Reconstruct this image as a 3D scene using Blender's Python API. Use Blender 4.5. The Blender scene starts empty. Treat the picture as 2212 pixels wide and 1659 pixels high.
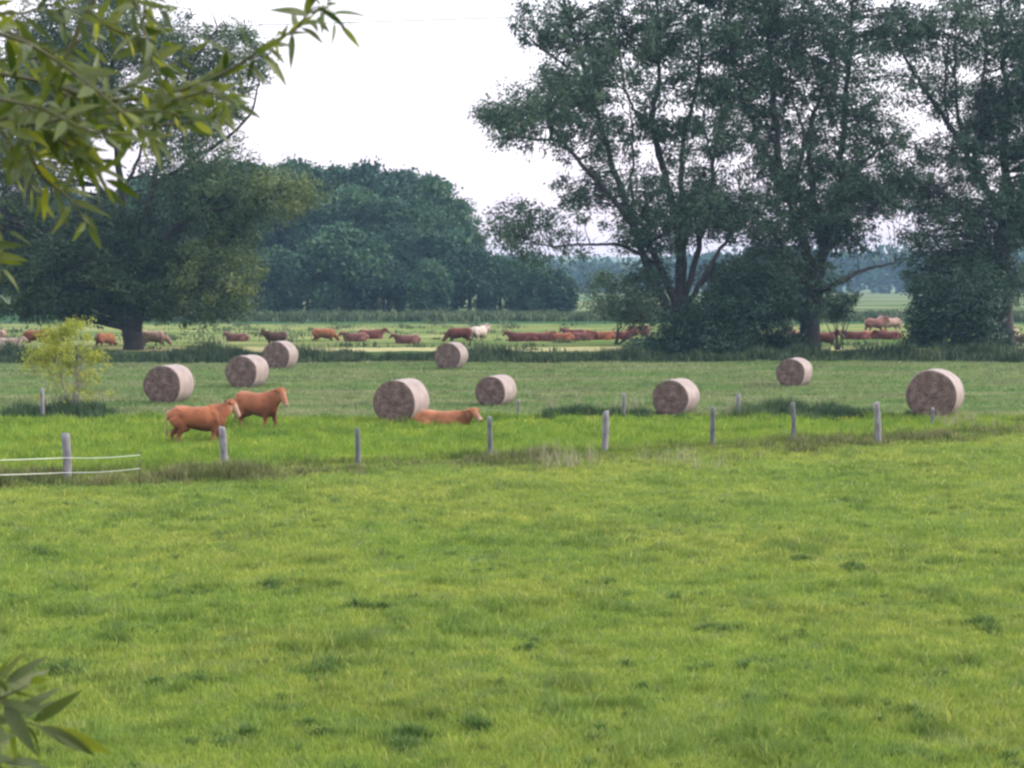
import bpy, bmesh, math, random
import numpy as np
from mathutils import Vector, Matrix, noise as mnoise

# ------------------------------------------------------------------ camera, sky, sun, exposure
scene = bpy.context.scene
CAM_H = 4.5
W2, F2, CX2, CY2, HOR2 = 2212.0, 3240.4, 1106.0, 829.5, 610.0     # all pixel notes are on a 2212 px wide picture
ALPHA = math.atan((CY2 - HOR2) / F2)
cam_data = bpy.data.cameras.new('camera')
cam = bpy.data.objects.new('camera', cam_data)
scene.collection.objects.link(cam)
cam.location = (0, 0, CAM_H)
cam.rotation_euler = (math.radians(90) - ALPHA, 0, 0)
cam_data.sensor_width = 36.0
cam_data.lens = F2 / W2 * 36.0
cam_data.clip_end = 9000
cam_data.clip_start = 0.05
cam_data.dof.use_dof = True
cam_data.dof.focus_distance = 60.0
cam_data.dof.aperture_fstop = 9.0
scene.camera = cam

SUN_EL, SUN_AZ = 24.0, 78.0      # azimuth clockwise from +Y (view direction): from the right, a little behind the scene
world = bpy.data.worlds.new('World')
scene.world = world
world.use_nodes = True
wn, wl = world.node_tree.nodes, world.node_tree.links
sky = wn.new('ShaderNodeTexSky')
sky.sky_type = 'NISHITA'
sky.sun_disc = False
sky.sun_elevation = math.radians(SUN_EL)
sky.sun_rotation = math.radians(SUN_AZ)
sky.air_density = 1.0
sky.dust_density = 6.0
sky.ozone_density = 1.0
bg = wn['Background']
bg.inputs['Strength'].default_value = 0.11
# thin bright evening cloud veil over the sky, rosy towards the horizon
wtc = wn.new('ShaderNodeTexCoord')
wsx = wn.new('ShaderNodeSeparateXYZ'); wl.new(wtc.outputs['Generated'], wsx.inputs[0])
wrm = wn.new('ShaderNodeValToRGB'); wl.new(wsx.outputs['Z'], wrm.inputs['Fac'])
for _k in range(2): wrm.color_ramp.elements.new(0.5)
for _e, (_p, _c) in zip(wrm.color_ramp.elements, [(0.0, (0.36, 0.285, 0.325)), (0.07, (0.42, 0.375, 0.415)), (0.2, (0.52, 0.51, 0.555)), (1.0, (0.92, 0.92, 1.0))]):
    _e.position = _p; _e.color = (*_c, 1)
wvc = wn.new('ShaderNodeVectorMath'); wvc.operation = 'SCALE'; wl.new(wrm.outputs['Color'], wvc.inputs[0]); wvc.inputs['Scale'].default_value = 8.0
wno = wn.new('ShaderNodeTexNoise'); wno.inputs['Scale'].default_value = 1.6; wno.inputs['Detail'].default_value = 5
wl.new(wtc.outputs['Generated'], wno.inputs['Vector'])
wfr = wn.new('ShaderNodeMapRange'); wl.new(wno.outputs['Fac'], wfr.inputs['Value'])
wfr.inputs['From Min'].default_value = 0.3; wfr.inputs['From Max'].default_value = 0.7
wfr.inputs['To Min'].default_value = 0.75; wfr.inputs['To Max'].default_value = 0.95
wmx = wn.new('ShaderNodeMix'); wmx.data_type = 'RGBA'; wl.new(wfr.outputs['Result'], wmx.inputs['Factor'])
wl.new(sky.outputs[0], wmx.inputs['A']); wl.new(wvc.outputs[0], wmx.inputs['B'])
wl.new(wmx.outputs['Result'], bg.inputs['Color'])

sd = bpy.data.lights.new('sun', 'SUN')
sd.energy = 1.0
sd.angle = math.radians(14)
sd.color = (1.0, 0.90, 0.82)
sun = bpy.data.objects.new('sun', sd)
scene.collection.objects.link(sun)
e, a = math.radians(SUN_EL), math.radians(SUN_AZ)
sdir = Vector((math.sin(a) * math.cos(e), math.cos(a) * math.cos(e), math.sin(e)))
sun.rotation_euler = sdir.to_track_quat('Z', 'Y').to_euler()

scene.view_settings.view_transform = 'Standard'
scene.view_settings.look = 'None'
scene.view_settings.gamma = 1.0
scene.view_settings.use_curve_mapping = False
scene.view_settings.exposure = 1.92
scene.render.engine = 'CYCLES'
scene.cycles.filter_width = 2.6
scene.cycles.use_denoising = True
scene.cycles.max_bounces = 6
scene.cycles.transparent_max_bounces = 8
scene.cycles.volume_bounces = 0

random.seed(11)
rng = np.random.default_rng(7)

# ------------------------------------------------------------------ placing helpers
SA, CA = math.sin(ALPHA), math.cos(ALPHA)

def ray(px, py):
    u, v = (px - CX2) / F2, (CY2 - py) / F2
    return (u, CA + v * SA, -SA + v * CA)

def P(px, py, d):
    r = ray(px, py); t = d / r[1]
    return Vector((r[0] * t, d, CAM_H + r[2] * t))

def G(px, py):
    r = ray(px, py); t = CAM_H / -r[2]
    return Vector((r[0] * t, r[1] * t, 0.0))

def fence_y(x):                     # where the front fence runs
    return 38.6 + 0.413 * x

# value noise on numpy arrays
_perm = rng.random((256, 256))
def vnoise(x, y, s, seed=0):
    x = np.asarray(x, float) * s + seed * 17.3; y = np.asarray(y, float) * s + seed * 31.7
    xi = np.floor(x).astype(int); yi = np.floor(y).astype(int)
    fx = x - xi; fy = y - yi
    fx = fx * fx * (3 - 2 * fx); fy = fy * fy * (3 - 2 * fy)
    g = lambda i, j: _perm[(xi + i) % 256, (yi + j) % 256]
    return (g(0, 0) * (1 - fx) + g(1, 0) * fx) * (1 - fy) + (g(0, 1) * (1 - fx) + g(1, 1) * fx) * fy

def sstep(x, a, b):
    t = np.clip((np.asarray(x, float) - a) / (b - a), 0, 1)
    return t * t * (3 - 2 * t)

def ground_z(x, y):
    """Dike under the photographer, gentle unevenness further out, a shallow ditch."""
    y = np.asarray(y, float); x = np.asarray(x, float)
    z = 2.8 * (1 - sstep(y, 1.5, 9.5))
    z = z + (vnoise(x, y, 0.35, 1) - 0.5) * 0.10 * sstep(y, 8, 12) + (vnoise(x, y, 0.09, 2) - 0.5) * 0.14 * sstep(y, 8, 14) * (1 - sstep(y, 80, 120))
    u = np.abs(y - fence_y(x))
    z = z + 0.06 * np.exp(-(u / 0.8) ** 2)
    z = z - 0.5 * np.exp(-((y - 87.0) / 1.2) ** 2)
    return z

def gz(x, y):
    return float(ground_z(x, y))

# ------------------------------------------------------------------ object helpers
COL = scene.collection

def link(o, parent=None):
    COL.objects.link(o)
    if parent is not None:
        o.parent = parent
    return o

def tag(o, label=None, cat=None, group=None, kind=None):
    if label: o['label'] = label
    if cat: o['category'] = cat
    if group: o['group'] = group
    if kind: o['kind'] = kind
    return o

def empty(name, loc, rz=0.0):
    o = bpy.data.objects.new(name, None)
    o.location = loc; o.rotation_euler = (0, 0, rz); o.empty_display_size = 0.3
    return link(o)

def np_mesh(name, verts, faces, k, tint=None, smooth=False):
    """verts (n,3), faces (m,k) index array -> mesh."""
    me = bpy.data.meshes.new(name)
    n, m = len(verts), len(faces)
    me.vertices.add(n)
    me.vertices.foreach_set('co', np.ascontiguousarray(verts, dtype=np.float32).ravel())
    me.loops.add(m * k)
    me.loops.foreach_set('vertex_index', np.ascontiguousarray(faces, dtype=np.int32).ravel())
    me.polygons.add(m)
    me.polygons.foreach_set('loop_start', np.arange(0, m * k, k, dtype=np.int32))
    me.polygons.foreach_set('loop_total', np.full(m, k, dtype=np.int32))
    if smooth:
        me.polygons.foreach_set('use_smooth', np.ones(m, dtype=bool))
    me.update(calc_edges=True)
    if tint is not None:
        at = me.attributes.new('tint', 'FLOAT', 'FACE')
        at.data.foreach_set('value', np.ascontiguousarray(tint, dtype=np.float32))
    return me

def mobj(name, me, mat, parent=None):
    o = bpy.data.objects.new(name, me)
    if mat is not None and not me.materials:
        me.materials.append(mat)
    return link(o, parent)

class Tubes:
    """Collects tapered tubes into one mesh."""
    def __init__(self): self.v = []; self.f = []; self.n = 0
    def add(self, pts, radii, sides=8, cap=True):
        pts = [Vector(p) for p in pts]
        prev = None; rings = []
        for i, p in enumerate(pts):
            t = (pts[min(i + 1, len(pts) - 1)] - pts[max(i - 1, 0)])
            if t.length < 1e-7: t = Vector((0, 0, 1))
            t.normalize()
            if prev is None:
                s = t.cross(Vector((0, 1, 0)))
                if s.length < 0.1: s = t.cross(Vector((1, 0, 0)))
            else:
                s = prev - t * prev.dot(t)
            s.normalize(); prev = s
            b = t.cross(s)
            r = radii[i]
            ring = []
            for k in range(sides):
                an = 2 * math.pi * k / sides
                self.v.append(p + (s * math.cos(an) + b * math.sin(an)) * r); ring.append(self.n); self.n += 1
            rings.append(ring)
        for i in range(len(rings) - 1):
            A, B = rings[i], rings[i + 1]
            for k in range(sides):
                self.f.append((A[k], A[(k + 1) % sides], B[(k + 1) % sides], B[k]))
        if cap:
            self.f.append(tuple(reversed(rings[0]))); self.f.append(tuple(rings[-1]))
    def build(self, name, mat, parent=None, smooth=True):
        me = bpy.data.meshes.new(name)
        me.from_pydata([tuple(v) for v in self.v], [], self.f)
        if smooth:
            me.polygons.foreach_set('use_smooth', np.ones(len(me.polygons), dtype=bool))
        me.update()
        return mobj(name, me, mat, parent)

def smooth_path(pts, n=4):
    """Catmull-Rom through pts."""
    pts = [Vector(p) for p in pts]
    out = []
    for i in range(len(pts) - 1):
        p0 = pts[max(i - 1, 0)]; p1 = pts[i]; p2 = pts[i + 1]; p3 = pts[min(i + 2, len(pts) - 1)]
        for j in range(n):
            t = j / n
            out.append(0.5 * ((2 * p1) + (p2 - p0) * t + (2 * p0 - 5 * p1 + 4 * p2 - p3) * t * t + (3 * p1 - p0 - 3 * p2 + p3) * t ** 3))
    out.append(pts[-1])
    return out

# ------------------------------------------------------------------ materials
def newmat(name):
    m = bpy.data.materials.new(name); m.use_nodes = True
    nt = m.node_tree
    return m, nt.nodes, nt.links, nt.nodes['Principled BSDF']

def ramp(nodes, stops):
    r = nodes.new('ShaderNodeValToRGB')
    cr = r.color_ramp
    while len(cr.elements) < len(stops): cr.elements.new(0.5)
    for e_, (p, c) in zip(cr.elements, stops):
        e_.position = p; e_.color = (*c, 1)
    return r

def leaf_mat(name, dark, mid, light, rough=0.55, trans=0.3, nscale=0.5, under=None, spec=0.3, rnd_amt=0.0):
    m, N, L, b = newmat(name)
    at = N.new('ShaderNodeAttribute'); at.attribute_name = 'tint'
    tc = N.new('ShaderNodeTexCoord')
    no = N.new('ShaderNodeTexNoise'); no.inputs['Scale'].default_value = nscale; no.inputs['Detail'].default_value = 3
    L.new(tc.outputs['Object'], no.inputs['Vector'])
    ad = N.new('ShaderNodeMath'); ad.operation = 'MULTIPLY_ADD'
    L.new(no.outputs['Fac'], ad.inputs[0]); ad.inputs[1].default_value = 0.7; ad.inputs[2].default_value = -0.35
    ad2 = N.new('ShaderNodeMath'); ad2.operation = 'ADD'; ad2.use_clamp = True
    L.new(ad.outputs[0], ad2.inputs[0]); L.new(at.outputs['Fac'], ad2.inputs[1])
    r = ramp(N, [(0.0, dark), (0.5, mid), (1.0, light)])
    oi = N.new('ShaderNodeObjectInfo')
    ad3 = N.new('ShaderNodeMath'); ad3.operation = 'MULTIPLY_ADD'; ad3.use_clamp = True
    L.new(oi.outputs['Random'], ad3.inputs[0]); ad3.inputs[1].default_value = rnd_amt; L.new(ad2.outputs[0], ad3.inputs[2])
    ad4 = N.new('ShaderNodeMath'); ad4.operation = 'SUBTRACT'; ad4.use_clamp = True
    L.new(ad3.outputs[0], ad4.inputs[0]); ad4.inputs[1].default_value = rnd_amt * 0.5
    L.new(ad4.outputs[0], r.inputs['Fac'])
    colout = r.outputs['Color']
    if under is not None:
        ge = N.new('ShaderNodeNewGeometry')
        mx = N.new('ShaderNodeMix'); mx.data_type = 'RGBA'
        L.new(ge.outputs['Backfacing'], mx.inputs['Factor'])
        L.new(colout, mx.inputs['A']); mx.inputs['B'].default_value = (*under, 1)
        colout = mx.outputs['Result']
    L.new(colout, b.inputs['Base Color'])
    b.inputs['Roughness'].default_value = rough
    b.inputs['Specular IOR Level'].default_value = spec
    tr = N.new('ShaderNodeBsdfTranslucent'); L.new(r.outputs['Color'], tr.inputs['Color'])
    ms = N.new('ShaderNodeMixShader'); ms.inputs[0].default_value = trans
    out = N['Material Output']
    L.new(b.outputs[0], ms.inputs[1]); L.new(tr.outputs[0], ms.inputs[2]); L.new(ms.outputs[0], out.inputs['Surface'])
    return m

def bark_mat(name, c1, c2, scale=3.0, rough=0.9, bump=0.4):
    m, N, L, b = newmat(name)
    tc = N.new('ShaderNodeTexCoord')
    mp = N.new('ShaderNodeMapping'); mp.inputs['Scale'].default_value = (1, 1, 0.25)
    L.new(tc.outputs['Object'], mp.inputs['Vector'])
    no = N.new('ShaderNodeTexNoise'); no.inputs['Scale'].default_value = scale; no.inputs['Detail'].default_value = 8
    L.new(mp.outputs[0], no.inputs['Vector'])
    r = ramp(N, [(0.3, c1), (0.7, c2)])
    L.new(no.outputs['Fac'], r.inputs['Fac']); L.new(r.outputs['Color'], b.inputs['Base Color'])
    b.inputs['Roughness'].default_value = rough
    bp = N.new('ShaderNodeBump'); bp.inputs['Strength'].default_value = bump; bp.inputs['Distance'].default_value = 0.03
    L.new(no.outputs['Fac'], bp.inputs['Height']); L.new(bp.outputs[0], b.inputs['Normal'])
    return m

# ---- colour of the fields, shared by the ground sheet and by the grass that grows on it
FG = bpy.data.node_groups.new('field_colour', 'ShaderNodeTree')
FG.interface.new_socket('Color', in_out='OUTPUT', socket_type='NodeSocketColor')
def build_field_group():
    N, L = FG.nodes, FG.links
    ge = N.new('ShaderNodeNewGeometry')
    sx = N.new('ShaderNodeSeparateXYZ'); L.new(ge.outputs['Position'], sx.inputs[0])
    def math_(op, a_, b_=None, c_=None):
        n = N.new('ShaderNodeMath'); n.operation = op
        for i, v in enumerate((a_, b_, c_)):
            if v is None: continue
            if isinstance(v, (int, float)): n.inputs[i].default_value = v
            else: L.new(v, n.inputs[i])
        return n.outputs[0]
    def noise(scale, detail=4, stretch=(1, 1, 1), rough=0.55):
        mp = N.new('ShaderNodeMapping'); mp.inputs['Scale'].default_value = (*stretch[:2], 0.0)
        L.new(ge.outputs['Position'], mp.inputs['Vector'])
        n = N.new('ShaderNodeTexNoise'); n.inputs['Scale'].default_value = scale
        n.inputs['Detail'].default_value = detail; n.inputs['Roughness'].default_value = rough
        L.new(mp.outputs[0], n.inputs['Vector'])
        return n.outputs['Fac']
    def step(v, lo, hi):
        n = N.new('ShaderNodeMapRange'); n.interpolation_type = 'SMOOTHSTEP'
        L.new(v, n.inputs['Value']); n.inputs['From Min'].default_value = lo; n.inputs['From Max'].default_value = hi
        return n.outputs['Result']
    def mix(f, A, B):
        n = N.new('ShaderNodeMix'); n.data_type = 'RGBA'
        L.new(f, n.inputs['Factor'])
        for s, v in (('A', A), ('B', B)):
            if isinstance(v, tuple): n.inputs[s].default_value = (*v, 1)
            else: L.new(v, n.inputs[s])
        return n.outputs['Result']
    X, Y = sx.outputs['X'], sx.outputs['Y']
    n1 = noise(0.22, 5); n2 = noise(0.9, 5); n3 = noise(4.0, 4); n4 = noise(0.10, 3)
    ns = noise(0.35, 4, (0.25, 1.6, 1)); nf = noise(0.05, 3, (0.35, 1.4, 1))
    wob = math_('MULTIPLY_ADD', n2, 2.4, -1.2)
    # front meadow
    mead = mix(step(n1, 0.36, 0.66), (0.200, 0.282, 0.050), (0.280, 0.325, 0.064))
    mead = mix(step(n2, 0.50, 0.78), mead, (0.165, 0.262, 0.052))
    n5 = noise(2.1, 5, (0.8, 1.3, 1), 0.65); n6 = noise(1.3, 4); n7 = noise(5.5, 3)
    mead = mix(math_('MULTIPLY', step(n5, 0.50, 0.66), 0.75), mead, (0.125, 0.212, 0.044))
    mead = mix(math_('MULTIPLY', step(n6, 0.54, 0.70), 0.60), mead, (0.150, 0.215, 0.085))
    mead = mix(math_('MULTIPLY', step(n7, 0.50, 0.68), 0.50), mead, (0.270, 0.330, 0.045))
    mead = mix(math_('MULTIPLY', step(n3, 0.54, 0.74), 0.60), mead, (0.225, 0.235, 0.115))
    mead = mix(math_('MULTIPLY', step(n4, 0.50, 0.72), 0.45), mead, (0.150, 0.245, 0.060))
    # lush strip between the two fences
    lush = mix(step(n2, 0.35, 0.70), (0.170, 0.272, 0.030), (0.235, 0.300, 0.038))
    lush = mix(math_('MULTIPLY', step(n1, 0.5, 0.7), 0.5), lush, (0.095, 0.200, 0.032))
    lush = mix(math_('MULTIPLY', step(n3, 0.50, 0.70), 0.55), lush, (0.105, 0.205, 0.040))
    # mown hay field
    hay = mix(step(ns, 0.38, 0.66), (0.135, 0.220, 0.066), (0.250, 0.270, 0.135))
    hay = mix(math_('MULTIPLY', step(n2, 0.45, 0.75), 0.5), hay, (0.125, 0.210, 0.062))
    hay = mix(math_('MULTIPLY', step(n1, 0.50, 0.68), 0.5), hay, (0.20, 0.19, 0.115))
    # cattle pasture beyond the ditch
    past = mix(step(ns, 0.40, 0.62), (0.105, 0.175, 0.045), (0.30, 0.30, 0.14))
    past = mix(math_('MULTIPLY', step(nf, 0.45, 0.62), 0.6), past, (0.075, 0.130, 0.045))
    far = mix(step(nf, 0.42, 0.62), (0.070, 0.125, 0.050), (0.23, 0.24, 0.13))
    u = math_('SUBTRACT', Y, math_('MULTIPLY_ADD', X, 0.413, 38.6))
    u = math_('ADD', u, math_('MULTIPLY', wob, 0.5))
    c = mix(step(u, -0.5, 0.6), mead, lush)
    band = math_('MULTIPLY', math_('SUBTRACT', 1.0, step(math_('ABSOLUTE', u), 0.4, 1.3)), 0.35)
    c = mix(band, c, (0.13, 0.15, 0.045))
    yw = math_('ADD', Y, wob)
    c = mix(step(yw, 49.0, 50.2), c, hay)
    c = mix(step(yw, 83.0, 85.0), c, (0.040, 0.075, 0.025))
    c = mix(step(yw, 90.0, 92.0), c, (0.060, 0.105, 0.035))
    c = mix(step(yw, 97.5, 99.0), c, (0.42, 0.40, 0.21))
    c = mix(step(yw, 103.5, 105.0), c, past)
    c = mix(step(yw, 158.0, 166.0), c, (0.050, 0.105, 0.050))
    c = mix(step(yw, 215.0, 230.0), c, far)
    o = N.new('NodeGroupOutput'); L.new(c, o.inputs[0])
build_field_group()

def ground_mat():
    m, N, L, b = newmat('meadow_ground')
    g = N.new('ShaderNodeGroup'); g.node_tree = FG
    no = N.new('ShaderNodeTexNoise'); no.inputs['Scale'].default_value = 9.0; no.inputs['Detail'].default_value = 8
    ge = N.new('ShaderNodeNewGeometry'); L.new(ge.outputs['Position'], no.inputs['Vector'])
    r = ramp(N, [(0.3, (0.55, 0.55, 0.5)), (0.7, (1.0, 1.0, 1.0))]); L.new(no.outputs['Fac'], r.inputs['Fac'])
    mx = N.new('ShaderNodeMix'); mx.data_type = 'RGBA'; mx.blend_type = 'MULTIPLY'; mx.inputs['Factor'].default_value = 1
    sy = N.new('ShaderNodeSeparateXYZ'); L.new(ge.outputs['Position'], sy.inputs[0])
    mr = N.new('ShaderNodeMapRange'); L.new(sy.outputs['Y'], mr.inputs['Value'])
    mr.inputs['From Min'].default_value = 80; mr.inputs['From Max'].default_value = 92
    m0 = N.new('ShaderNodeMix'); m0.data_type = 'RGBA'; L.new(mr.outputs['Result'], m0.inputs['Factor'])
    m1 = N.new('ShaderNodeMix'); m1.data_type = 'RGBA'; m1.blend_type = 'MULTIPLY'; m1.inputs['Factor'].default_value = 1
    L.new(r.outputs['Color'], m1.inputs['A']); m1.inputs['B'].default_value = (0.62, 0.66, 0.62, 1)  # near ground darkened: self-shadow of the grass blades put into its colour
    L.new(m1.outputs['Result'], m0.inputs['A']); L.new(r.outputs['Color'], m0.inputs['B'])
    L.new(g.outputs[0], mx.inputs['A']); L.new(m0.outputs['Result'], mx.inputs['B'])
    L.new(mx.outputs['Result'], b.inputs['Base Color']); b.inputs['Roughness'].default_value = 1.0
    b.inputs['Specular IOR Level'].default_value = 0.0
    bp = N.new('ShaderNodeBump'); bp.inputs['Strength'].default_value = 0.6; bp.inputs['Distance'].default_value = 0.08
    L.new(no.outputs['Fac'], bp.inputs['Height']); L.new(bp.outputs[0], b.inputs['Normal'])
    return m

def grass_mat():
    m, N, L, b = newmat('grass_blades')
    g = N.new('ShaderNodeGroup'); g.node_tree = FG
    at = N.new('ShaderNodeAttribute'); at.attribute_name = 'tint'
    r = ramp(N, [(0.0, (0.50, 0.60, 0.55)), (0.45, (0.95, 1.0, 0.95)), (0.8, (1.45, 1.35, 1.25)), (1.0, (2.0, 1.55, 2.2))])
    L.new(at.outputs['Fac'], r.inputs['Fac'])
    mx = N.new('ShaderNodeMix'); mx.data_type = 'RGBA'; mx.blend_type = 'MULTIPLY'; mx.inputs['Factor'].default_value = 1
    L.new(g.outputs[0], mx.inputs['A']); L.new(r.outputs['Color'], mx.inputs['B'])
    L.new(mx.outputs['Result'], b.inputs['Base Color']); b.inputs['Roughness'].default_value = 0.6
    b.inputs['Specular IOR Level'].default_value = 0.25
    tr = N.new('ShaderNodeBsdfTranslucent'); L.new(mx.outputs['Result'], tr.inputs['Color'])
    ms = N.new('ShaderNodeMixShader'); ms.inputs[0].default_value = 0.4
    L.new(b.outputs[0], ms.inputs[1]); L.new(tr.outputs[0], ms.inputs[2]); L.new(ms.outputs[0], N['Material Output'].inputs['Surface'])
    return m

M = {}
M['ground'] = ground_mat()
M['grass'] = grass_mat()
M['rough'] = leaf_mat('rough_grass', (0.045, 0.070, 0.016), (0.120, 0.150, 0.036), (0.26, 0.22, 0.12), trans=0.25, nscale=0.4)
M['rush'] = leaf_mat('rushes', (0.015, 0.040, 0.016), (0.040, 0.085, 0.030), (0.12, 0.16, 0.065), trans=0.2, nscale=0.3)
M['ditch'] = leaf_mat('ditch_reeds', (0.016, 0.036, 0.018), (0.040, 0.075, 0.030), (0.17, 0.20, 0.09), trans=0.2, nscale=0.12)
M['tuft'] = leaf_mat('dark_tufts', (0.050, 0.105, 0.022), (0.090, 0.165, 0.034), (0.175, 0.235, 0.060), trans=0.3, nscale=0.8)
M['seed'] = leaf_mat('seed_grass', (0.16, 0.17, 0.08), (0.26, 0.26, 0.15), (0.42, 0.38, 0.28), trans=0.3)
M['willow'] = leaf_mat('willow_leaves', (0.018, 0.040, 0.026), (0.048, 0.094, 0.052), (0.120, 0.180, 0.100), trans=0.25, nscale=0.18)
M['willow_light'] = leaf_mat('willow_leaves_light', (0.015, 0.036, 0.019), (0.050, 0.096, 0.038), (0.165, 0.205, 0.062), trans=0.25, nscale=0.18)
M['shrub'] = leaf_mat('shrub_leaves', (0.008, 0.026, 0.018), (0.020, 0.056, 0.034), (0.052, 0.100, 0.058), trans=0.2, nscale=0.3)
M['forest'] = leaf_mat('forest_leaves', (0.007, 0.030, 0.020), (0.024, 0.078, 0.036), (0.085, 0.165, 0.055), trans=0.2, nscale=0.16, rnd_amt=0.42)
M['yellow'] = leaf_mat('yellow_leaves', (0.16, 0.20, 0.03), (0.30, 0.34, 0.04), (0.46, 0.46, 0.08), trans=0.35, nscale=0.8)
M['near_leaf'] = leaf_mat('near_willow_leaves', (0.025, 0.048, 0.006), (0.110, 0.150, 0.012), (0.32, 0.33, 0.03), rough=0.42, trans=0.45, nscale=9.0, under=(0.085, 0.115, 0.04), spec=0.28)
M['bark'] = bark_mat('willow_bark', (0.014, 0.012, 0.013), (0.042, 0.036, 0.036), 2.0)
M['twig'] = bark_mat('twig_bark', (0.04, 0.045, 0.02), (0.10, 0.10, 0.04), 20.0)
M['pale_bark'] = bark_mat('pale_bark', (0.14, 0.13, 0.11), (0.28, 0.26, 0.23), 12.0)
M['post_grey'] = bark_mat('weathered_post', (0.10, 0.095, 0.105), (0.24, 0.23, 0.245), 12.0)
M['post_dark'] = bark_mat('dark_post', (0.06, 0.065, 0.07), (0.15, 0.16, 0.165), 12.0)
m, N_, L_, b_ = newmat('plastic_black'); b_.inputs['Base Color'].default_value = (0.03, 0.035, 0.03, 1); b_.inputs['Roughness'].default_value = 0.5; M['plastic'] = m
m, N_, L_, b_ = newmat('rope_white'); b_.inputs['Base Color'].default_value = (0.72, 0.74, 0.66, 1); b_.inputs['Roughness'].default_value = 0.8; M['rope'] = m
m, N_, L_, b_ = newmat('cable'); b_.inputs['Base Color'].default_value = (0.06, 0.06, 0.065, 1); b_.inputs['Roughness'].default_value = 0.6; M['cable'] = m

# ------------------------------------------------------------------ the ground
def build_ground():
    ys = np.concatenate([np.arange(-30, 8, 1.0), np.arange(8, 55, 0.35), np.arange(55, 130, 0.8), np.geomspace(131, 7000, 60)])
    xs = np.concatenate([-np.geomspace(7000, 62, 40), np.arange(-60, 60.1, 1.0), np.geomspace(62, 7000, 40)])
    Xg, Yg = np.meshgrid(xs, ys)
    Z = ground_z(Xg, Yg)
    Z = np.where(np.abs(Xg) > 200, 0, Z)
    V = np.stack([Xg, Yg, Z], -1).reshape(-1, 3)
    nx, ny = len(xs), len(ys)
    i = np.arange(nx - 1)[None, :] + np.arange(ny - 1)[:, None] * nx
    Fq = np.stack([i, i + 1, i + 1 + nx, i + nx], -1).reshape(-1, 4)
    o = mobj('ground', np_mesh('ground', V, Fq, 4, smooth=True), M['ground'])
    tag(o, 'flat green meadow ground running out to the horizon', 'ground', kind='structure')
build_ground()

def blades(x, y, h, w, lean, tint, seg=1):
    """Grass blades as slim bent strips (two faces folded into one tapering quad + tip)."""
    n = len(x)
    z = ground_z(x, y) - 0.01
    az = rng.random(n) * 2 * math.pi
    la = rng.random(n) * 2 * math.pi
    ln = lean * (0.3 + rng.random(n))
    wx, wy = np.cos(az) * w / 2, np.sin(az) * w / 2
    b0 = np.stack([x - wx, y - wy, z], -1); b1 = np.stack([x + wx, y + wy, z], -1)
    mx_, my_ = x + np.cos(la) * ln * h * 0.35, y + np.sin(la) * ln * h * 0.35
    m0 = np.stack([mx_ - wx * .8, my_ - wy * .8, z + h * 0.62], -1); m1 = np.stack([mx_ + wx * .8, my_ + wy * .8, z + h * 0.62], -1)
    t = np.stack([x + np.cos(la) * ln * h, y + np.sin(la) * ln * h, z + h], -1)
    V = np.concatenate([b0, b1, m1, m0, t], 1).reshape(-1, 3)
    k = np.arange(n)[:, None] * 5
    F1 = np.concatenate([k, k + 1, k + 2, k + 3], 1)
    F2_ = np.concatenate([k + 3, k + 2, k + 4], 1)
    return V, F1, F2_, tint

def blade_mesh(name, x, y, h, w, lean, tint):
    V, Fq, Ft, ti = blades(x, y, h, w, lean, tint)
    me = bpy.data.meshes.new(name)
    n = len(x)
    me.vertices.add(len(V)); me.vertices.foreach_set('co', V.astype(np.float32).ravel())
    me.loops.add(n * 7)
    loops = np.concatenate([Fq, Ft], 1).astype(np.int32)
    me.loops.foreach_set('vertex_index', loops.ravel())
    me.polygons.add(n * 2)
    st = np.stack([np.arange(n) * 7, np.arange(n) * 7 + 4], -1).astype(np.int32)
    me.polygons.foreach_set('loop_start', st.ravel())
    me.polygons.foreach_set('loop_total', np.tile(np.array([4, 3], np.int32), n))
    me.update(calc_edges=True)
    at = me.attributes.new('tint', 'FLOAT', 'FACE')
    at.data.foreach_set('value', np.repeat(ti, 2).astype(np.float32))
    return me

def meadow_grass():
    N = 1300000
    d0, d1 = 10.0, 86.0
    y = np.exp(rng.uniform(math.log(d0), math.log(d1), N))
    half = 0.352 * y + 4.0
    x = rng.uniform(-1, 1, N) * half
    u = y - fence_y(x)
    tall = np.maximum(sstep(vnoise(x, y, 1.1, 4) * 0.5 + vnoise(x, y, 3.1, 5) * 0.5, 0.60, 0.80), 0.8 * sstep(vnoise(x, y, 4.3, 14) * 0.6 + vnoise(x, y, 1.9, 16) * 0.4, 0.64, 0.8))
    med = vnoise(x, y, 0.5, 6)
    h = 0.055 + 0.03 * med + 0.075 * tall
    lush = (u > 0) & (y < 49.3)
    h = np.where(lush, 0.12 + 0.09 * med + 0.12 * tall, h)
    h = np.where(y > 49.3, 0.10 + 0.07 * tall, h)
    h = h * rng.uniform(0.6, 1.35, N)
    w = 0.00046 * y * rng.uniform(0.7, 1.4, N) + 0.002
    tint = np.clip(0.48 + rng.normal(0, 0.13, N) - 0.22 * tall + 0.30 * (vnoise(x, y, 2.6, 8) - 0.5) + 0.22 * (vnoise(x, y, 6.0, 9) - 0.5), 0, 0.86)
    seedy = rng.random(N) < 0.012
    tint = np.where(seedy, 1.0, tint); h = np.where(seedy, h * 1.35, h)
    me = blade_mesh('grass', x, y, h, w, 0.7, tint)
    tag(mobj('grass', me, M['grass']), 'short bright green grass covering the meadow and the strip behind the fence', 'grass', kind='stuff')
meadow_grass()

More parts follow.
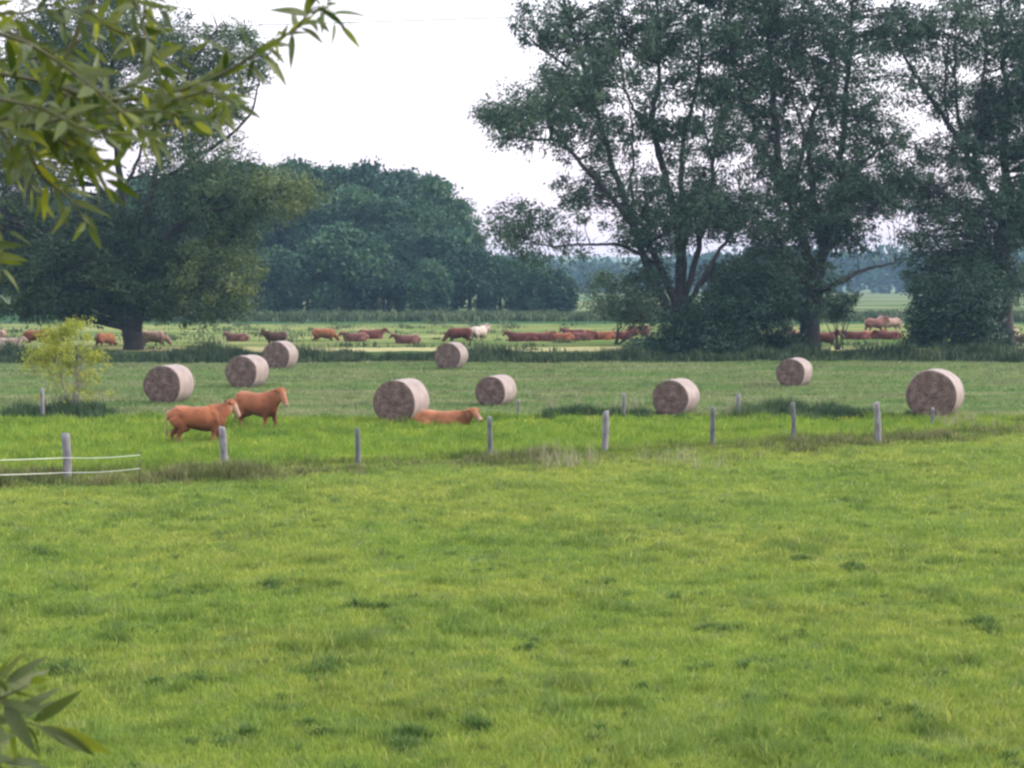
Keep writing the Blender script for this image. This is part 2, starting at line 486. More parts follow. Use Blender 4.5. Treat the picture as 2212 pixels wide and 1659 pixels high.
def patch_field(name, mat, pts, per, h, w, spread, label, cat, tmu=0.45, tsd=0.2, lean=0.5):
    """pts: list of (x, y, amount, size); clumps of taller growth."""
    xs, ys, hs, ws, ts = [], [], [], [], []
    for (px, py, am, sz) in pts:
        n = int(per * am)
        r = np.abs(rng.normal(0, 1, n)) * spread * sz
        an = rng.random(n) * 2 * math.pi
        xx = px + np.cos(an) * r * 1.5; yy = py + np.sin(an) * r
        xs.append(xx); ys.append(yy)
        hs.append(h * sz * np.exp(-(r / (spread * sz * 1.8)) ** 2) * rng.uniform(0.55, 1.25, n)); ws.append(w * rng.uniform(0.6, 1.4, n))
        ts.append(np.clip(rng.normal(tmu, tsd, n) + rng.normal(0, 0.12), 0, 1))
    xs, ys, hs, ws, ts = map(np.concatenate, (xs, ys, hs, ws, ts))
    me = blade_mesh(name, xs, ys, hs, ws, lean, ts)
    return tag(mobj(name, me, mat), label, cat, kind='stuff')

def along_fence():
    pts = []
    # sections of the fence line that are overgrown, in pixel x with strength
    secs = [(-60, 560, 1.6, 1052, 1034), (560, 1040, 0.55, 1020, 1008), (1040, 1260, 1.5, 1003, 992), (1260, 1600, 0.4, 985, 978), (1600, 1760, 0.6, 974, 965), (1760, 2020, 0.55, 962, 945), (2020, 2260, 1.3, 945, 925)]
    for (a_, b_2, st, ya, yb) in secs:
        nn = int((b_2 - a_) / 7)
        for i in range(nn):
            px = random.uniform(a_, b_2); t = (px - a_) / (b_2 - a_)
            py = ya + (yb - ya) * t + random.gauss(0, 7)
            g = G(px, py)
            k = 0.12 + 1.7 * float(vnoise(g.x, g.y, 0.9, 12)) ** 2.4
            pts.append((g.x, g.y, st * k, (0.55 + 0.6 * k) * (0.6 + 0.4 * st)))
    patch_field('rough_grass', M['rough'], pts, 120, 0.28, 0.017, 0.26, 'rough brownish uncut grass growing along the front fence line', 'rough grass', 0.5, 0.25)
along_fence()

def rush_line():
    pts = []
    for (a_, b_2, n, yy, sz) in [(30, 235, 110, 903, 1.25), (-40, 40, 16, 903, 0.6), (1180, 1400, 60, 905, 0.9), (1400, 1600, 26, 908, 0.5), (1600, 1890, 130, 905, 1.1), (300, 1180, 40, 906, 0.3), (1890, 2000, 14, 910, 0.5)]:
        for i in range(n):
            g = G(random.uniform(a_, b_2), yy + random.gauss(0, 4))
            k = random.uniform(0.5, 1.2)
            k *= 0.3 + 1.5 * float(vnoise(g.x, g.y, 1.2, 41)) ** 1.5
            pts.append((g.x, g.y + random.gauss(0, .25), k, sz * (0.35 + 0.6 * k)))
    patch_field('rushes', M['rush'], pts, 110, 0.42, 0.024, 0.28, 'dark green rushes in clumps along the rear edge of the bright strip', 'rushes', 0.42, 0.2, 0.35)
    pts = []
    for (cx, yy, n, sp) in [(1590, 900, 12, 14), (1300, 880, 16, 80), (1220, 1000, 8, 30), (130, 880, 14, 70), (1500, 1000, 6, 60), (2060, 925, 12, 40), (1180, 980, 4, 10)]:
        for i in range(n):
            g = G(cx + random.gauss(0, sp), yy + random.gauss(0, 5))
            pts.append((g.x, g.y, 0.6, random.uniform(0.7, 1.1)))
    patch_field('seed_grass', M['seed'], pts, 42, 0.55, 0.012, 0.22, 'pale tall grass gone to seed beside the rear fence posts', 'tall grass', 0.5, 0.25, 0.4)
rush_line()

def meadow_weeds():
    pts = []
    for (px, py, am, sz) in [(380, 1478, 1.6, 0.8), (1860, 1236, 1.2, 0.9), (870, 1602, 1.5, 0.9), (640, 1580, 1.3, 0.9), (1140, 1395, 1.0, 0.6), (820, 1322, 1.2, 1.0), (600, 1275, 1.0, 0.9), (1730, 1215, 1.0, 0.8), (90, 1200, 0.8, 0.8),
                             (490, 1090, 0.7, 0.6), (1050, 1568, 0.9, 1.0), (1510, 1360, 0.8, 0.7), (2150, 1370, 0.9, 0.9), (1320, 1262, 0.6, 0.6), (700, 1450, 0.9, 1.2), (170, 1445, 0.9, 1.1), (1980, 1560, 0.8, 0.9), (1640, 1440, 0.7, 0.8)]:
        g = G(px, py)
        for q in range(3): pts.append((g.x + random.gauss(0, .14), g.y + random.gauss(0, .14), am * 0.5, 0.45 * sz * random.uniform(.7, 1.2)))
    for i in range(230):
        g = G(random.uniform(-60, 2270), 1090 + 600 * random.random() ** 1.4)
        pts.append((g.x, g.y, random.uniform(0.12, 0.35), random.uniform(0.18, 0.34)))
    patch_field('meadow_tufts', M['tuft'], pts, 260, 0.36, 0.012, 0.28, 'darker green tufts of coarser grass dotted over the front meadow', 'grass tufts', 0.4, 0.2, 0.8)
meadow_weeds()

def ditch_growth():
    pts = []
    for i in range(620):
        px = random.uniform(-120, 2330)
        g = P(px, 700, random.uniform(84.0, 91.0))
        k = 0.35 + float(vnoise(g.x, g.y, 0.25, 15)) * 1.0
        k = k * (0.25 + 1.3 * float(vnoise(g.x, g.y, 0.7, 33)) ** 1.5)
        pts.append((g.x, g.y, 0.2 + k, 0.22 + 0.80 * k))
    for (px, s) in [(660, 1.9), (672, 1.6), (690, 1.3), (1010, 1.2), (1330, 1.5), (1140, 1.3), (860, 1.0), (1250, 1.4), (1370, 1.6)]:
        g = P(px, 700, 86.5)
        for q in range(3): pts.append((g.x + random.gauss(0, .4), g.y + random.gauss(0, .5), 1.6, s))
    patch_field('ditch_reeds', M['ditch'], pts, 110, 0.72, 0.05, 0.5, 'dark green reeds and weeds filling the ditch behind the hay field', 'reeds', 0.4, 0.2, 0.4)
    pts = []
    for i in range(700):
        d = random.uniform(92, 168); px = random.uniform(-150, 2350)
        g = P(px, 700, d)
        k = float(vnoise(g.x, g.y, 0.06, 21))
        if k < 0.45 and random.random() < 0.75: continue
        pts.append((g.x, g.y, 0.5, random.uniform(0.4, 1.0)))
    patch_field('pasture_tussocks', M['ditch'], pts, 60, 0.45, 0.09, 0.9, 'tussocks of coarse grass scattered over the cattle pasture', 'tussocks', 0.6, 0.2, 0.5)
    pts = []
    for i in range(900):
        d = random.uniform(172, 196); px = random.uniform(250, 2350)
        g = P(px, 700, d)
        pts.append((g.x, g.y, 0.8, random.uniform(0.7, 1.15)))
    patch_field('reed_belt', M['ditch'], pts, 60, 1.0, 0.22, 1.0, 'blue green belt of reeds in front of the distant wood', 'reeds', 0.5, 0.18, 0.3)
ditch_growth()

# ------------------------------------------------------------------ trees
def leaf_quads(C, dirs, ln, wd, tint):
    """C centres (n,3), dirs (n,3) unit; rhombic leaves, folded slightly."""
    n = len(C)
    rnd = rng.normal(0, 1, (n, 3))
    b = np.cross(dirs, rnd); b /= np.linalg.norm(b, axis=1, keepdims=True) + 1e-9
    L_ = ln[:, None]; W_ = wd[:, None]
    p0 = C - dirs * L_ * 0.5; p2 = C + dirs * L_ * 0.5
    p1 = C + b * W_ * 0.5 - dirs * L_ * 0.05; p3 = C - b * W_ * 0.5 - dirs * L_ * 0.05
    V = np.concatenate([p0, p1, p2, p3], 1).reshape(-1, 3)
    k = np.arange(n)[:, None] * 4
    return V, np.concatenate([k, k + 1, k + 2, k + 3], 1), tint

def cloud(name, tufts, rad, per, ln, wd, mat, parent, origin, droop=0.5, tints=None, outward=None):
    """tufts (n,3) world; leaves gather round each one."""
    T = np.asarray(tufts, float); n = len(T)
    rr = rad * rng.uniform(0.6, 1.4, n)
    C = np.repeat(T, per, 0)
    R = np.repeat(rr, per)[:, None]
    off = rng.normal(0, 1, (n * per, 3)) * np.array([0.62, 0.62, 0.5]) * R
    base = rng.normal(0, 1, (n, 3)); base[:, 2] -= droop
    if outward is not None: base += outward * 0.9
    D = np.repeat(base, per, 0) + rng.normal(0, 0.75, (n * per, 3))
    D /= np.linalg.norm(D, axis=1, keepdims=True) + 1e-9
    C = C + off + D * R * 0.25
    tt = tints if tints is not None else rng.uniform(0.25, 0.75, n)
    ti = np.clip(np.repeat(tt, per) + rng.normal(0, 0.13, n * per), 0, 1)
    V, Fq, ti = leaf_quads(C, D, ln * rng.uniform(0.6, 1.3, n * per), wd * rng.uniform(0.6, 1.3, n * per), ti)
    V = V - np.asarray(origin)
    return mobj(name, np_mesh(name, V, Fq, 4, ti), mat, parent)

def big_tree(name, label, D, base_px, limbs, blobs, mat, group, depth=5.0, per=48, rad=0.50, dens=1.0, ln=0.30, wd=0.105, trunk_d=None, seed=1):
    """limbs: (points in px with optional depth offset, r0, r1); blobs: (px, py, rx, ry, density, depth offset)."""
    random.seed(seed)
    b = P(base_px[0], base_px[1], D)
    org = Vector((b.x, D, gz(b.x, D) - 0.15))
    root = empty(name, org)
    tag(root, label, 'tree', group)
    tb = Tubes(); nodes = []; nr = []
    for (pts, r0, r1) in limbs:
        w = []
        for p in pts:
            off = p[2] if len(p) > 2 else 0.0
            w.append(P(p[0], p[1], D + off) - org)
        sp = smooth_path(w, 6)
        n = len(sp)
        sp = [s + Vector((random.gauss(0, 0.05), random.gauss(0, 0.05), random.gauss(0, 0.03))) if 0 < i < n - 1 else s for i, s in enumerate(sp)]
        rad_ = [r0 + (r1 - r0) * (i / (n - 1)) ** 0.8 for i in range(n)]
        tb.add(sp, rad_, 9)
        for i in range(2, n): nodes.append(sp[i]); nr.append(rad_[i])
    trunk = tb.build('trunk', M['bark'], root)
    # tufts
    tufts, tints, outs = [], [], []
    pxm = F2 / D
    for bl in blobs:
        px, py, rx, ry = bl[:4]
        dn = (bl[4] if len(bl) > 4 else 1.0) * dens
        od = bl[5] if len(bl) > 5 else 0.0
        bt = bl[6] if len(bl) > 6 else random.uniform(0.34, 0.56)
        area = math.pi * rx * ry / pxm ** 2
        dep = min(depth, max(rx, ry) / pxm * 1.0 + 0.8)
        n = int(area * 2.75 * (0.36 + dn) * 1.65) + 4
        c = P(px, py, D + od)
        for i in range(n):
            v = Vector((random.gauss(0, 1), random.gauss(0, 1), random.gauss(0, 1))).normalized()
            q = random.random() ** 0.45
            p = Vector((c.x + v.x * q * rx / pxm, c.y + v.y * q * dep, c.z + v.z * q * ry / pxm))
            if 0.55 * mnoise.noise(p * 0.42 + Vector((seed * 3.1, 0, 0))) + 0.45 * mnoise.noise(p * 1.1) < -0.21 + (1 - min(dn, 1.0)) * 0.18: continue
            if p.z < 0.4: continue
            tufts.append(p); outs.append(v)
            tints.append(bt + 0.34 * mnoise.noise(p * 0.35) + random.gauss(0, 0.09))
    NA = np.array([tuple(x) for x in nodes]); NR = np.array(nr)
    tw = Tubes()
    TA = np.array([tuple(p - org) for p in tufts])
    idx = rng.permutation(len(TA))[: min(len(TA), 1100)]
    extra = []
    for i in idx:
        d2 = np.linalg.norm(NA - TA[i], axis=1) + np.where(NA[:, 2] > TA[i][2], 2.0, 0)
        j = int(np.argmin(d2)); A = Vector(NA[j]); B = Vector(TA[i])
        dist = (A - B).length
        if dist > 9: continue
        mid = (A + B) / 2 + Vector((random.gauss(0, .12), random.gauss(0, .12), random.gauss(0.12, .1))) * dist * 0.5
        r = min(NR[j] * 0.55, 0.012 + 0.012 * dist)
        tw.add([A, A.lerp(mid, 0.55), mid, B], [r, r * 0.8, r * 0.6, 0.008], 4, cap=False)
        if random.random() < 0.5: extra.append(mid + org)
    tw.build('branches', M['bark'], root)
    cloud('crown', [tuple(t) for t in tufts], rad, per, ln, wd, mat, root, tuple(org), 0.6, np.array(tints), np.array([tuple(o) for o in outs]))
    return root

GW = 'big willow trees standing beyond the hay field'
# left willow
big_tree('willow_tree', 'broad dark willow on a short thick trunk at the left, behind the yellow bush', 100.0, (288, 757), [
    ([(288, 762), (286, 720), (290, 690), (300, 640)], 0.75, 0.55),
    ([(300, 660, 0), (330, 560, 0), (400, 480, -1), (520, 440, -2), (640, 425, -3)], 0.36, 0.06),
    ([(296, 660, 0), (280, 540, 1), (262, 420, 2), (250, 300, 2), (240, 120, 2), (250, -40, 2)], 0.40, 0.08),
    ([(300, 640, 0), (310, 520, -1), (330, 400, -1), (370, 260, -2), (420, 130, -2), (470, 60, -2)], 0.34, 0.05),
    ([(292, 670, 0), (220, 590, -2), (120, 520, -3), (10, 470, -4)], 0.36, 0.07),
    ([(270, 500, 1), (200, 380, 2), (140, 260, 3), (80, 120, 3)], 0.24, 0.05),
    ([(300, 650, 0), (400, 600, -1), (490, 590, -2)], 0.20, 0.05),
    ([(330, 400, -1), (440, 330, 0), (540, 250, 0), (560, 150, 0)], 0.18, 0.04),
    ([(260, 420, 2), (300, 340, 3), (320, 240, 3)], 0.16, 0.05),
], [
    (140, 570, 230, 120, 1.2), (40, 500, 170, 120, 1.1), (320, 600, 190, 85, 1.2), (470, 590, 98, 92, 1.2, -2, .66), (500, 430, 140, 75, 1.2, -1, .5), (610, 420, 92, 52, 1.2, -2, .70), (430, 370, 130, 70, 1.1),
    (300, 510, 170, 90, 1.2, 0, .2), (520, 120, 72, 80, 0.95, 0, .5), (400, 140, 110, 100, 1.1, 0, .5), (240, 80, 160, 80, 1.1, 0, .5), (110, 190, 190, 130, 1.1, 0, .5), (40, 340, 150, 100, 1.0),
    (440, 260, 85, 80, 0.9), (260, -70, 200, 90, 0.8), (110, 60, 90, 90, 0.45), (500, 500, 80, 50, 1.0), (200, 640, 200, 55, 1.2), (60, 640, 150, 60, 1.1), (400, 660, 110, 40, 0.9), (500, 655, 50, 35, 0.8, -2), (-160, 480, 170, 190, 0.8), (350, 250, 80, 90, 0.5)
], M['willow_light'], GW, depth=5.5, seed=3)

# the tall group at the right
def zx(a_, off): return (off + a_ / 1.58) * 0.73733
def zy(b_2): return b_2 / 1.58 * 0.73733
def zl(pts, off=1300): return [(zx(p[0], off), zy(p[1])) + tuple(p[2:]) for p in pts]

big_tree('willow_tree', 'many-stemmed willow with open crown reaching left over the pasture, left of the tall group', 94.0, (1478, 768), [
    (zl([(1085, 1640), (1090, 1480), (1085, 1380)]), 0.50, 0.42),
    (zl([(1085, 1480), (1060, 1380), (980, 1200, -1), (830, 980, -2), (750, 880, -2), (620, 740, -3), (540, 655, -3), (400, 640, -3), (250, 600, -3)]), 0.30, 0.05),
    (zl([(1060, 1480), (960, 1260, 0), (870, 1020, 0), (800, 820, 0), (740, 640, 0), (700, 500, 0), (650, 330, 0), (580, 100, 0), (540, -60, 0)]), 0.30, 0.07),
    (zl([(1085, 1420), (1092, 1130, 1), (1045, 890, 1), (1000, 720, 1), (965, 530, 1), (990, 400, 1), (1000, 180, 1), (990, -50, 1)]), 0.36, 0.07),
    (zl([(1000, 700, 1), (950, 560, 2), (870, 490, 2), (820, 300, 2), (810, 60, 2)]), 0.15, 0.05),
    (zl([(1100, 1420), (1110, 1180, 2), (1100, 860, 2), (1110, 640, 2), (1150, 480, 2), (1190, 250, 2), (1180, 20, 2)]), 0.28, 0.06),
    (zl([(1110, 1400), (1180, 1150, 0), (1240, 900, 0), (1250, 730, 0), (1285, 500, 0), (1300, 300, 0)]), 0.24, 0.05),
    (zl([(1245, 740, 0), (1210, 600, 0), (1215, 450, 0)]), 0.10, 0.04),
    (zl([(1110, 1440), (1220, 1260, -1), (1310, 1100, -1), (1360, 950, -1)]), 0.22, 0.06),
    (zl([(990, 1220, -1), (830, 1140, -2), (680, 1128, -2), (500, 1140, -3), (380, 1110, -3)]), 0.14, 0.03),
    (zl([(880, 1040, 0), (870, 880, 2), (875, 700, 2), (860, 480, 2)]), 0.14, 0.04),
    (zl([(640, 360, 0), (560, 300, 1), (420, 200, 1), (330, 80, 1)]), 0.11, 0.03),
    (zl([(720, 560, 0), (640, 470, -1), (560, 400, -1), (420, 380, -2)]), 0.09, 0.03),
], [
    (1140, 255, 118, 62, 1.0, -3), (1215, 205, 105, 78, 1.0, -2), (1075, 262, 52, 32, 0.8, -3), (1185, 50, 85, 60, 0.8), (1290, 120, 120, 105, 0.9), (1400, 60, 150, 90, 1.0), (1450, 190, 110, 100, 0.45),
    (1560, 110, 110, 120, 1.0), (1150, 480, 105, 55, 0.8, -2), (1075, 500, 45, 34, 0.5, -3), (1250, 430, 85, 52, 0.5), (1170, 545, 100, 22, 0.8, -3), (1330, 385, 78, 58, 0.6), (1480, 440, 150, 62, 1.3, -1), (1540, 400, 70, 45, 1.0),
    (1400, 500, 110, 50, 1.3, -1), (1400, 600, 60, 70, 0.7), (1500, 300, 130, 70, 0.35), (1600, 470, 85, 60, 0.9), (1400, -90, 240, 80, 0.9), (1300, 270, 110, 55, 0.55), (1250, 320, 70, 26, 0.5, -2), (1390, 300, 90, 70, 0.5), (1560, 250, 80, 80, 0.6), (1600, -60, 120, 90, 0.8)
], M['willow'], GW, depth=4.5, seed=5)

big_tree('willow_tree', 'tall dense willow with a single dark trunk in the middle of the right-hand group', 96.0, (1750, 768), [
    (zl([(590, 1660), (588, 1500), (595, 1340), (625, 1240)], 2000), 0.72, 0.52),
    (zl([(610, 1280), (560, 1120, -1), (520, 980, -1), (450, 760, -1), (430, 560, -1), (405, 300, -1), (390, 80, -1), (390, -60, -1)], 2000), 0.36, 0.08),
    (zl([(630, 1260), (690, 1010, 0), (735, 860, 0), (740, 640, 0), (760, 420, 0), (780, 180, 0), (790, -40, 0)], 2000), 0.38, 0.08),
    (zl([(640, 1120, 0), (600, 860, 1), (585, 620, 1), (640, 430, 1), (700, 240, 1), (740, 60, 1)], 2000), 0.26, 0.06),
    (zl([(610, 1360), (720, 1310, -2), (820, 1255, -2), (900, 1235, -2), (985, 1215, -2)], 2000), 0.22, 0.05),
    (zl([(600, 1340), (520, 1250, -2), (480, 1150, -2), (380, 1050, -2)], 2000), 0.20, 0.05),
    (zl([(560, 1120), (480, 900, 1), (380, 700, 1), (300, 500, 1), (230, 300, 1)], 2000), 0.20, 0.05),
    (zl([(735, 860, 0), (850, 740, 1), (960, 660, 1), (1040, 620, 1)], 2000), 0.16, 0.04),
    (zl([(510, 960, -1), (545, 760, -2), (560, 600, -2), (500, 420, -2), (520, 200, -2)], 2000), 0.16, 0.04),
], [
    (1700, 50, 170, 80, 1.1), (1790, 150, 120, 100, 0.85), (1660, 180, 110, 100, 1.1), (1640, 320, 90, 80, 0.5), (1760, 300, 100, 85, 0.75), (1840, 400, 120, 85, 1.3), (1700, 460, 100, 80, 1.2),
    (1640, 590, 110, 75, 1.3), (1750, 600, 80, 55, 1.1), (1900, 300, 80, 48, 0.8), (1850, 520, 80, 40, 0.5), (1600, 640, 80, 55, 1.2), (1750, -80, 200, 90, 0.9), (1900, 60, 80, 70, 0.8), (1560, 600, 60, 55, 0.8), (1850, 230, 70, 50, 0.7), (1900, 420, 70, 45, 0.9), (1700, 380, 80, 60, 1.0),
    (1800, 480, 80, 45, 1.1), (1700, 660, 90, 35, 1.0)
], M['willow'], GW, depth=4.5, seed=8)

big_tree('willow_tree', 'willow with dark forked trunk at the right edge of the picture', 97.0, (2160, 768), [
    (zl([(1490, 1660), (1485, 1450), (1475, 1280), (1480, 1100)], 2000), 0.70, 0.50),
    (zl([(1480, 1120), (1490, 900, 1), (1485, 700, 1), (1500, 480, 1), (1480, 220, 1), (1470, -60, 1)], 2000), 0.40, 0.09),
    (zl([(1470, 1250), (1400, 1100, -1), (1290, 950, -1), (1180, 880, -2), (1100, 860, -2)], 2000), 0.26, 0.05),
    (zl([(1480, 1000, 0), (1370, 820, 0), (1300, 690, 0), (1200, 530, 0), (1090, 370, 0), (1010, 220, 0), (960, 60, 0)], 2000), 0.28, 0.05),
    (zl([(1310, 700, 0), (1270, 520, 1), (1262, 320, 1), (1265, 60, 1)], 2000), 0.16, 0.05),
    (zl([(1400, 880, 0), (1350, 700, -1), (1375, 500, -1), (1400, 250, -1), (1380, 0, -1)], 2000), 0.18, 0.05),
    (zl([(1230, 600, 0), (1215, 420, -1), (1225, 180, -1)], 2000), 0.10, 0.04),
    (zl([(1480, 760, 1), (1560, 690, 0), (1660, 640, 0)], 2000), 0.16, 0.05),
], [
    (2080, 70, 130, 80, 0.9), (2190, 140, 80, 140, 1.2), (1970, 70, 90, 60, 0.9), (2180, 320, 80, 90, 1.1), (2050, 330, 75, 45, 0.8), (2140, 230, 60, 60, 0.9), (2110, 470, 130, 85, 1.3), (2000, 430, 70, 50, 0.6),
    (2140, 590, 110, 75, 1.3), (2020, 580, 85, 60, 1.2), (2280, 450, 90, 120, 1.0), (1960, 190, 70, 45, 0.65), (2150, -80, 200, 90, 0.9), (2060, 200, 70, 60, 0.65), (2310, 200, 120, 180, 0.9), (1960, 380, 70, 60, 0.7), (2200, 440, 60, 80, 1.2), (1990, 520, 60, 35, 0.7), (2120, 280, 60, 60, 0.8), (2090, 380, 50, 40, 0.8)
], M['willow'], GW, depth=4.5, seed=13)

def shrub(name, label, D, base, blobs, mat, group=None, stem=None, per=45, rad=0.4, ln=0.22, wd=0.12, dens=2.6, cat='shrub', stemmat='bark', nst=7, keep=0.0, stem_r=0.05):
    b = P(base[0], base[1], D); org = Vector((b.x, D, gz(b.x, D) - 0.05))
    root = empty(name, org); tag(root, label, cat, group)
    pxm = F2 / D
    tufts = []; outs = []
    for bl in blobs:
        px, py, rx, ry = bl[:4]; dn = bl[4] if len(bl) > 4 else 1
        c = P(px, py, D); area = math.pi * rx * ry / pxm ** 2
        for i in range(int(area * dens * dn / (rad * rad * 1.7)) + 4):
            v = Vector((random.gauss(0, 1), random.gauss(0, 1), random.gauss(0, 1))).normalized(); q = random.random() ** 0.45
            p = Vector((c.x + v.x * q * rx / pxm, c.y + v.y * q * rx / pxm * 0.8, c.z + v.z * q * ry / pxm))
            if p.z < 0.12: continue
            if mnoise.noise(p * 0.9 + Vector((D, 0, 0))) < -0.25 + keep: continue
            tufts.append(p); outs.append(v)
    tb = Tubes()
    for i in range(nst):
        t = random.choice(tufts) - org
        s = Vector((random.gauss(0, .12), random.gauss(0, .12), -0.05))
        m_ = s.lerp(t, 0.5) + Vector((random.gauss(0, .1), random.gauss(0, .1), 0.15))
        tb.add(smooth_path([s, m_, t], 4), [stem_r * (1 - 0.85 * k / 8) for k in range(9)], 6)
    tb.build('stems', M[stemmat], root)
    cloud('foliage', [tuple(t) for t in tufts], rad, per, ln, wd, mat, root, tuple(org), 0.2, None, np.array([tuple(o) for o in outs]))
    return root

GS = 'dark shrubs under the right-hand willows'
shrub('shrub', 'wide dark shrub at the foot of the many-stemmed willow', 91.0, (1520, 778), [(1500, 730, 110, 50), (1425, 750, 75, 26), (1560, 695, 100, 70), (1560, 740, 90, 36), (1480, 690, 60, 45)], M['shrub'], GS)
shrub('shrub', 'dark shrub filling the space left of the single-trunk willow', 92.5, (1660, 778), [(1650, 665, 90, 95), (1640, 745, 90, 32), (1690, 735, 45, 42, 0.8), (1600, 620, 70, 60)], M['shrub'], GS)
shrub('shrub', 'rounded dark shrub leaning on the forked trunk at the right edge', 92.0, (2080, 775), [(2070, 695, 95, 75), (2030, 650, 75, 70), (2110, 650, 70, 90), (2130, 740, 80, 36), (1990, 725, 50, 40)], M['shrub'], GS)
shrub('shrub', 'olive bush behind the many-stemmed willow, against the pasture', 108.0, (1330, 715), [(1320, 640, 62, 60), (1370, 660, 70, 45), (1420, 690, 60, 30, 0.8)], M['willow'], GS, rad=0.5)
shrub('shrub', 'low bush between the two right-hand trunks', 100.0, (1810, 720), [(1800, 670, 45, 32), (1840, 640, 25, 20, 0.6)], M['willow'], GS)

# small yellow bush by the rear fence
shrub('yellow_bush', 'small yellow-green bush on thin pale stems beside the rear fence', 50.6, (157, 898),
      [(170, 718, 50, 28, 1.1), (130, 738, 48, 30, 0.9), (205, 745, 36, 32, 0.9), (85, 772, 42, 20, 0.45), (160, 760, 78, 28, 0.6), (150, 800, 90, 30, 0.16), (150, 840, 90, 30, 0.09)],
      M['yellow'], None, per=30, rad=0.17, ln=0.10, wd=0.055, dens=4.2, cat='bush', stemmat='pale_bark', nst=24, keep=0.05, stem_r=0.022)

# ------------------------------------------------------------------ distant wood
def forest_tree(h, w, seed, name, low=0.12):
    random.seed(seed)
    root = empty(name, (0, 0, 0))
    tb = Tubes()
    tb.add(smooth_path([(0, 0, -0.3), (0.1, 0, h * 0.3), (random.gauss(0, .3), random.gauss(0, .3), h * 0.8)], 4), [0.4 - 0.035 * k for k in range(9)], 8)
    for i in range(9):
        z = h * random.uniform(0.25, 0.7); an = random.random() * 6.28
        tb.add([(0.05, 0, z), (math.cos(an) * w * .2, math.sin(an) * w * .2, z + h * .06), (math.cos(an) * w * .38, math.sin(an) * w * .38, z + h * .14)], [0.14, 0.1, 0.04], 5)
    tb.build('trunk', M['bark'], root)
    tufts, outs, tn = [], [], []
    nl = 34
    for i in range(nl):
        t = random.uniform(low, 1.0) ** 0.9
        prof = math.sin(math.pi * min(1, (t * 0.86 + 0.16))) ** 0.6
        an = i * 2.4 + random.gauss(0, .3)
        R = w * 0.5 * prof * random.uniform(0.55, 0.95)
        lr = w * random.uniform(0.12, 0.19)
        c = Vector((math.cos(an) * R * .8, math.sin(an) * R * .8, h * (0.06 + 0.88 * t) - (0.05 * h if t > .9 else 0)))
        ti = random.uniform(0.3, 0.68)
        for k in range(46):
            v = Vector((random.gauss(0, 1), random.gauss(0, 1), random.gauss(0.3, 1))).normalized()
            p = c + Vector((v.x * lr, v.y * lr, v.z * lr * .8)) * random.random() ** .5
            tufts.append(tuple(p)); outs.append(tuple(v)); tn.append(ti + random.gauss(0, .05))
    cloud('crown', tufts, 0.6, 11, 0.5, 0.34, M['forest'], root, (0, 0, 0), 0.0, np.array(tn), np.array(outs))
    return root

def copy_tree(src):
    r = src.copy(); COL.objects.link(r)
    for ch in [o for o in bpy.data.objects if o.parent == src]:
        c = ch.copy(); COL.objects.link(c); c.parent = r
    return r

FT = [forest_tree(19, 11, 21, 'forest_tree'), forest_tree(17, 12, 22, 'forest_tree'), forest_tree(9, 9.5, 23, 'forest_tree', 0.0), forest_tree(7, 6.5, 24, 'forest_tree', 0.0)]
GF = 'trees of the wood behind the pasture'
# (px centre, top y px, depth, variant)
fl = [
    (560, 338, 226, 0), (640, 342, 222, 1), (715, 345, 225, 0), (790, 350, 222, 1), (860, 352, 226, 0), (925, 376, 222, 1), (975, 414, 220, 0),
    (600, 400, 212, 1), (680, 410, 210, 0), (760, 400, 212, 1), (840, 415, 210, 0), (905, 430, 212, 1), (1015, 500, 218, 1), (480, 345, 224, 1), (400, 360, 224, 0),
    (320, 380, 226, 1), (240, 400, 226, 0), (150, 410, 226, 1), (60, 400, 226, 0), (-40, 400, 226, 1),
    (600, 540, 204, 2), (665, 560, 203, 2), (740, 495, 200, 2), (830, 560, 203, 2), (930, 572, 198, 3), (1015, 540, 204, 2), (1080, 560, 206, 2), (1150, 562, 206, 2), (1205, 590, 206, 3), (520, 560, 204, 2), (870, 480, 207, 1), (960, 500, 210, 2), (440, 590, 206, 2),
]
where = {'left': 'left part', 'right': 'right part'}
bare = {0: 'tall rounded tree', 1: 'broad tall tree', 2: 'low dense rounded tree', 3: 'small round bushy tree'}
base_h = {0: 19.6, 1: 17.6, 2: 9.3, 3: 7.3}
used = set()
flsort = sorted(range(len(fl)), key=lambda i: fl[i][0])
def forest_label(i):
    px, py, d, v = fl[i]
    special = {
        (560, 338): 'tall rounded tree on the skyline of the wood, just right of the left willow crown',
        (640, 342): 'broad tall tree on the skyline of the wood, second right of the left willow crown',
        (715, 345): 'tall rounded tree on the skyline left of the middle of the wood',
        (790, 350): 'broad tall tree on the skyline in the middle of the wood',
        (860, 352): 'tall rounded tree on the skyline, last before the wood slopes down to the right',
        (925, 376): 'broad tree at the upper shoulder where the wood slopes down to the right',
        (975, 414): 'tall tree on the right-hand slope of the wood, below the shoulder',
        (1015, 500): 'broad tree low on the right-hand slope of the wood beside the willow branches',
        (740, 495): 'large pale-topped round tree standing forward at the foot of the wood',
        (930, 572): 'small round bush-like tree standing alone in front of the wood',
    }
    return special.get((px, py))
row_words = {}
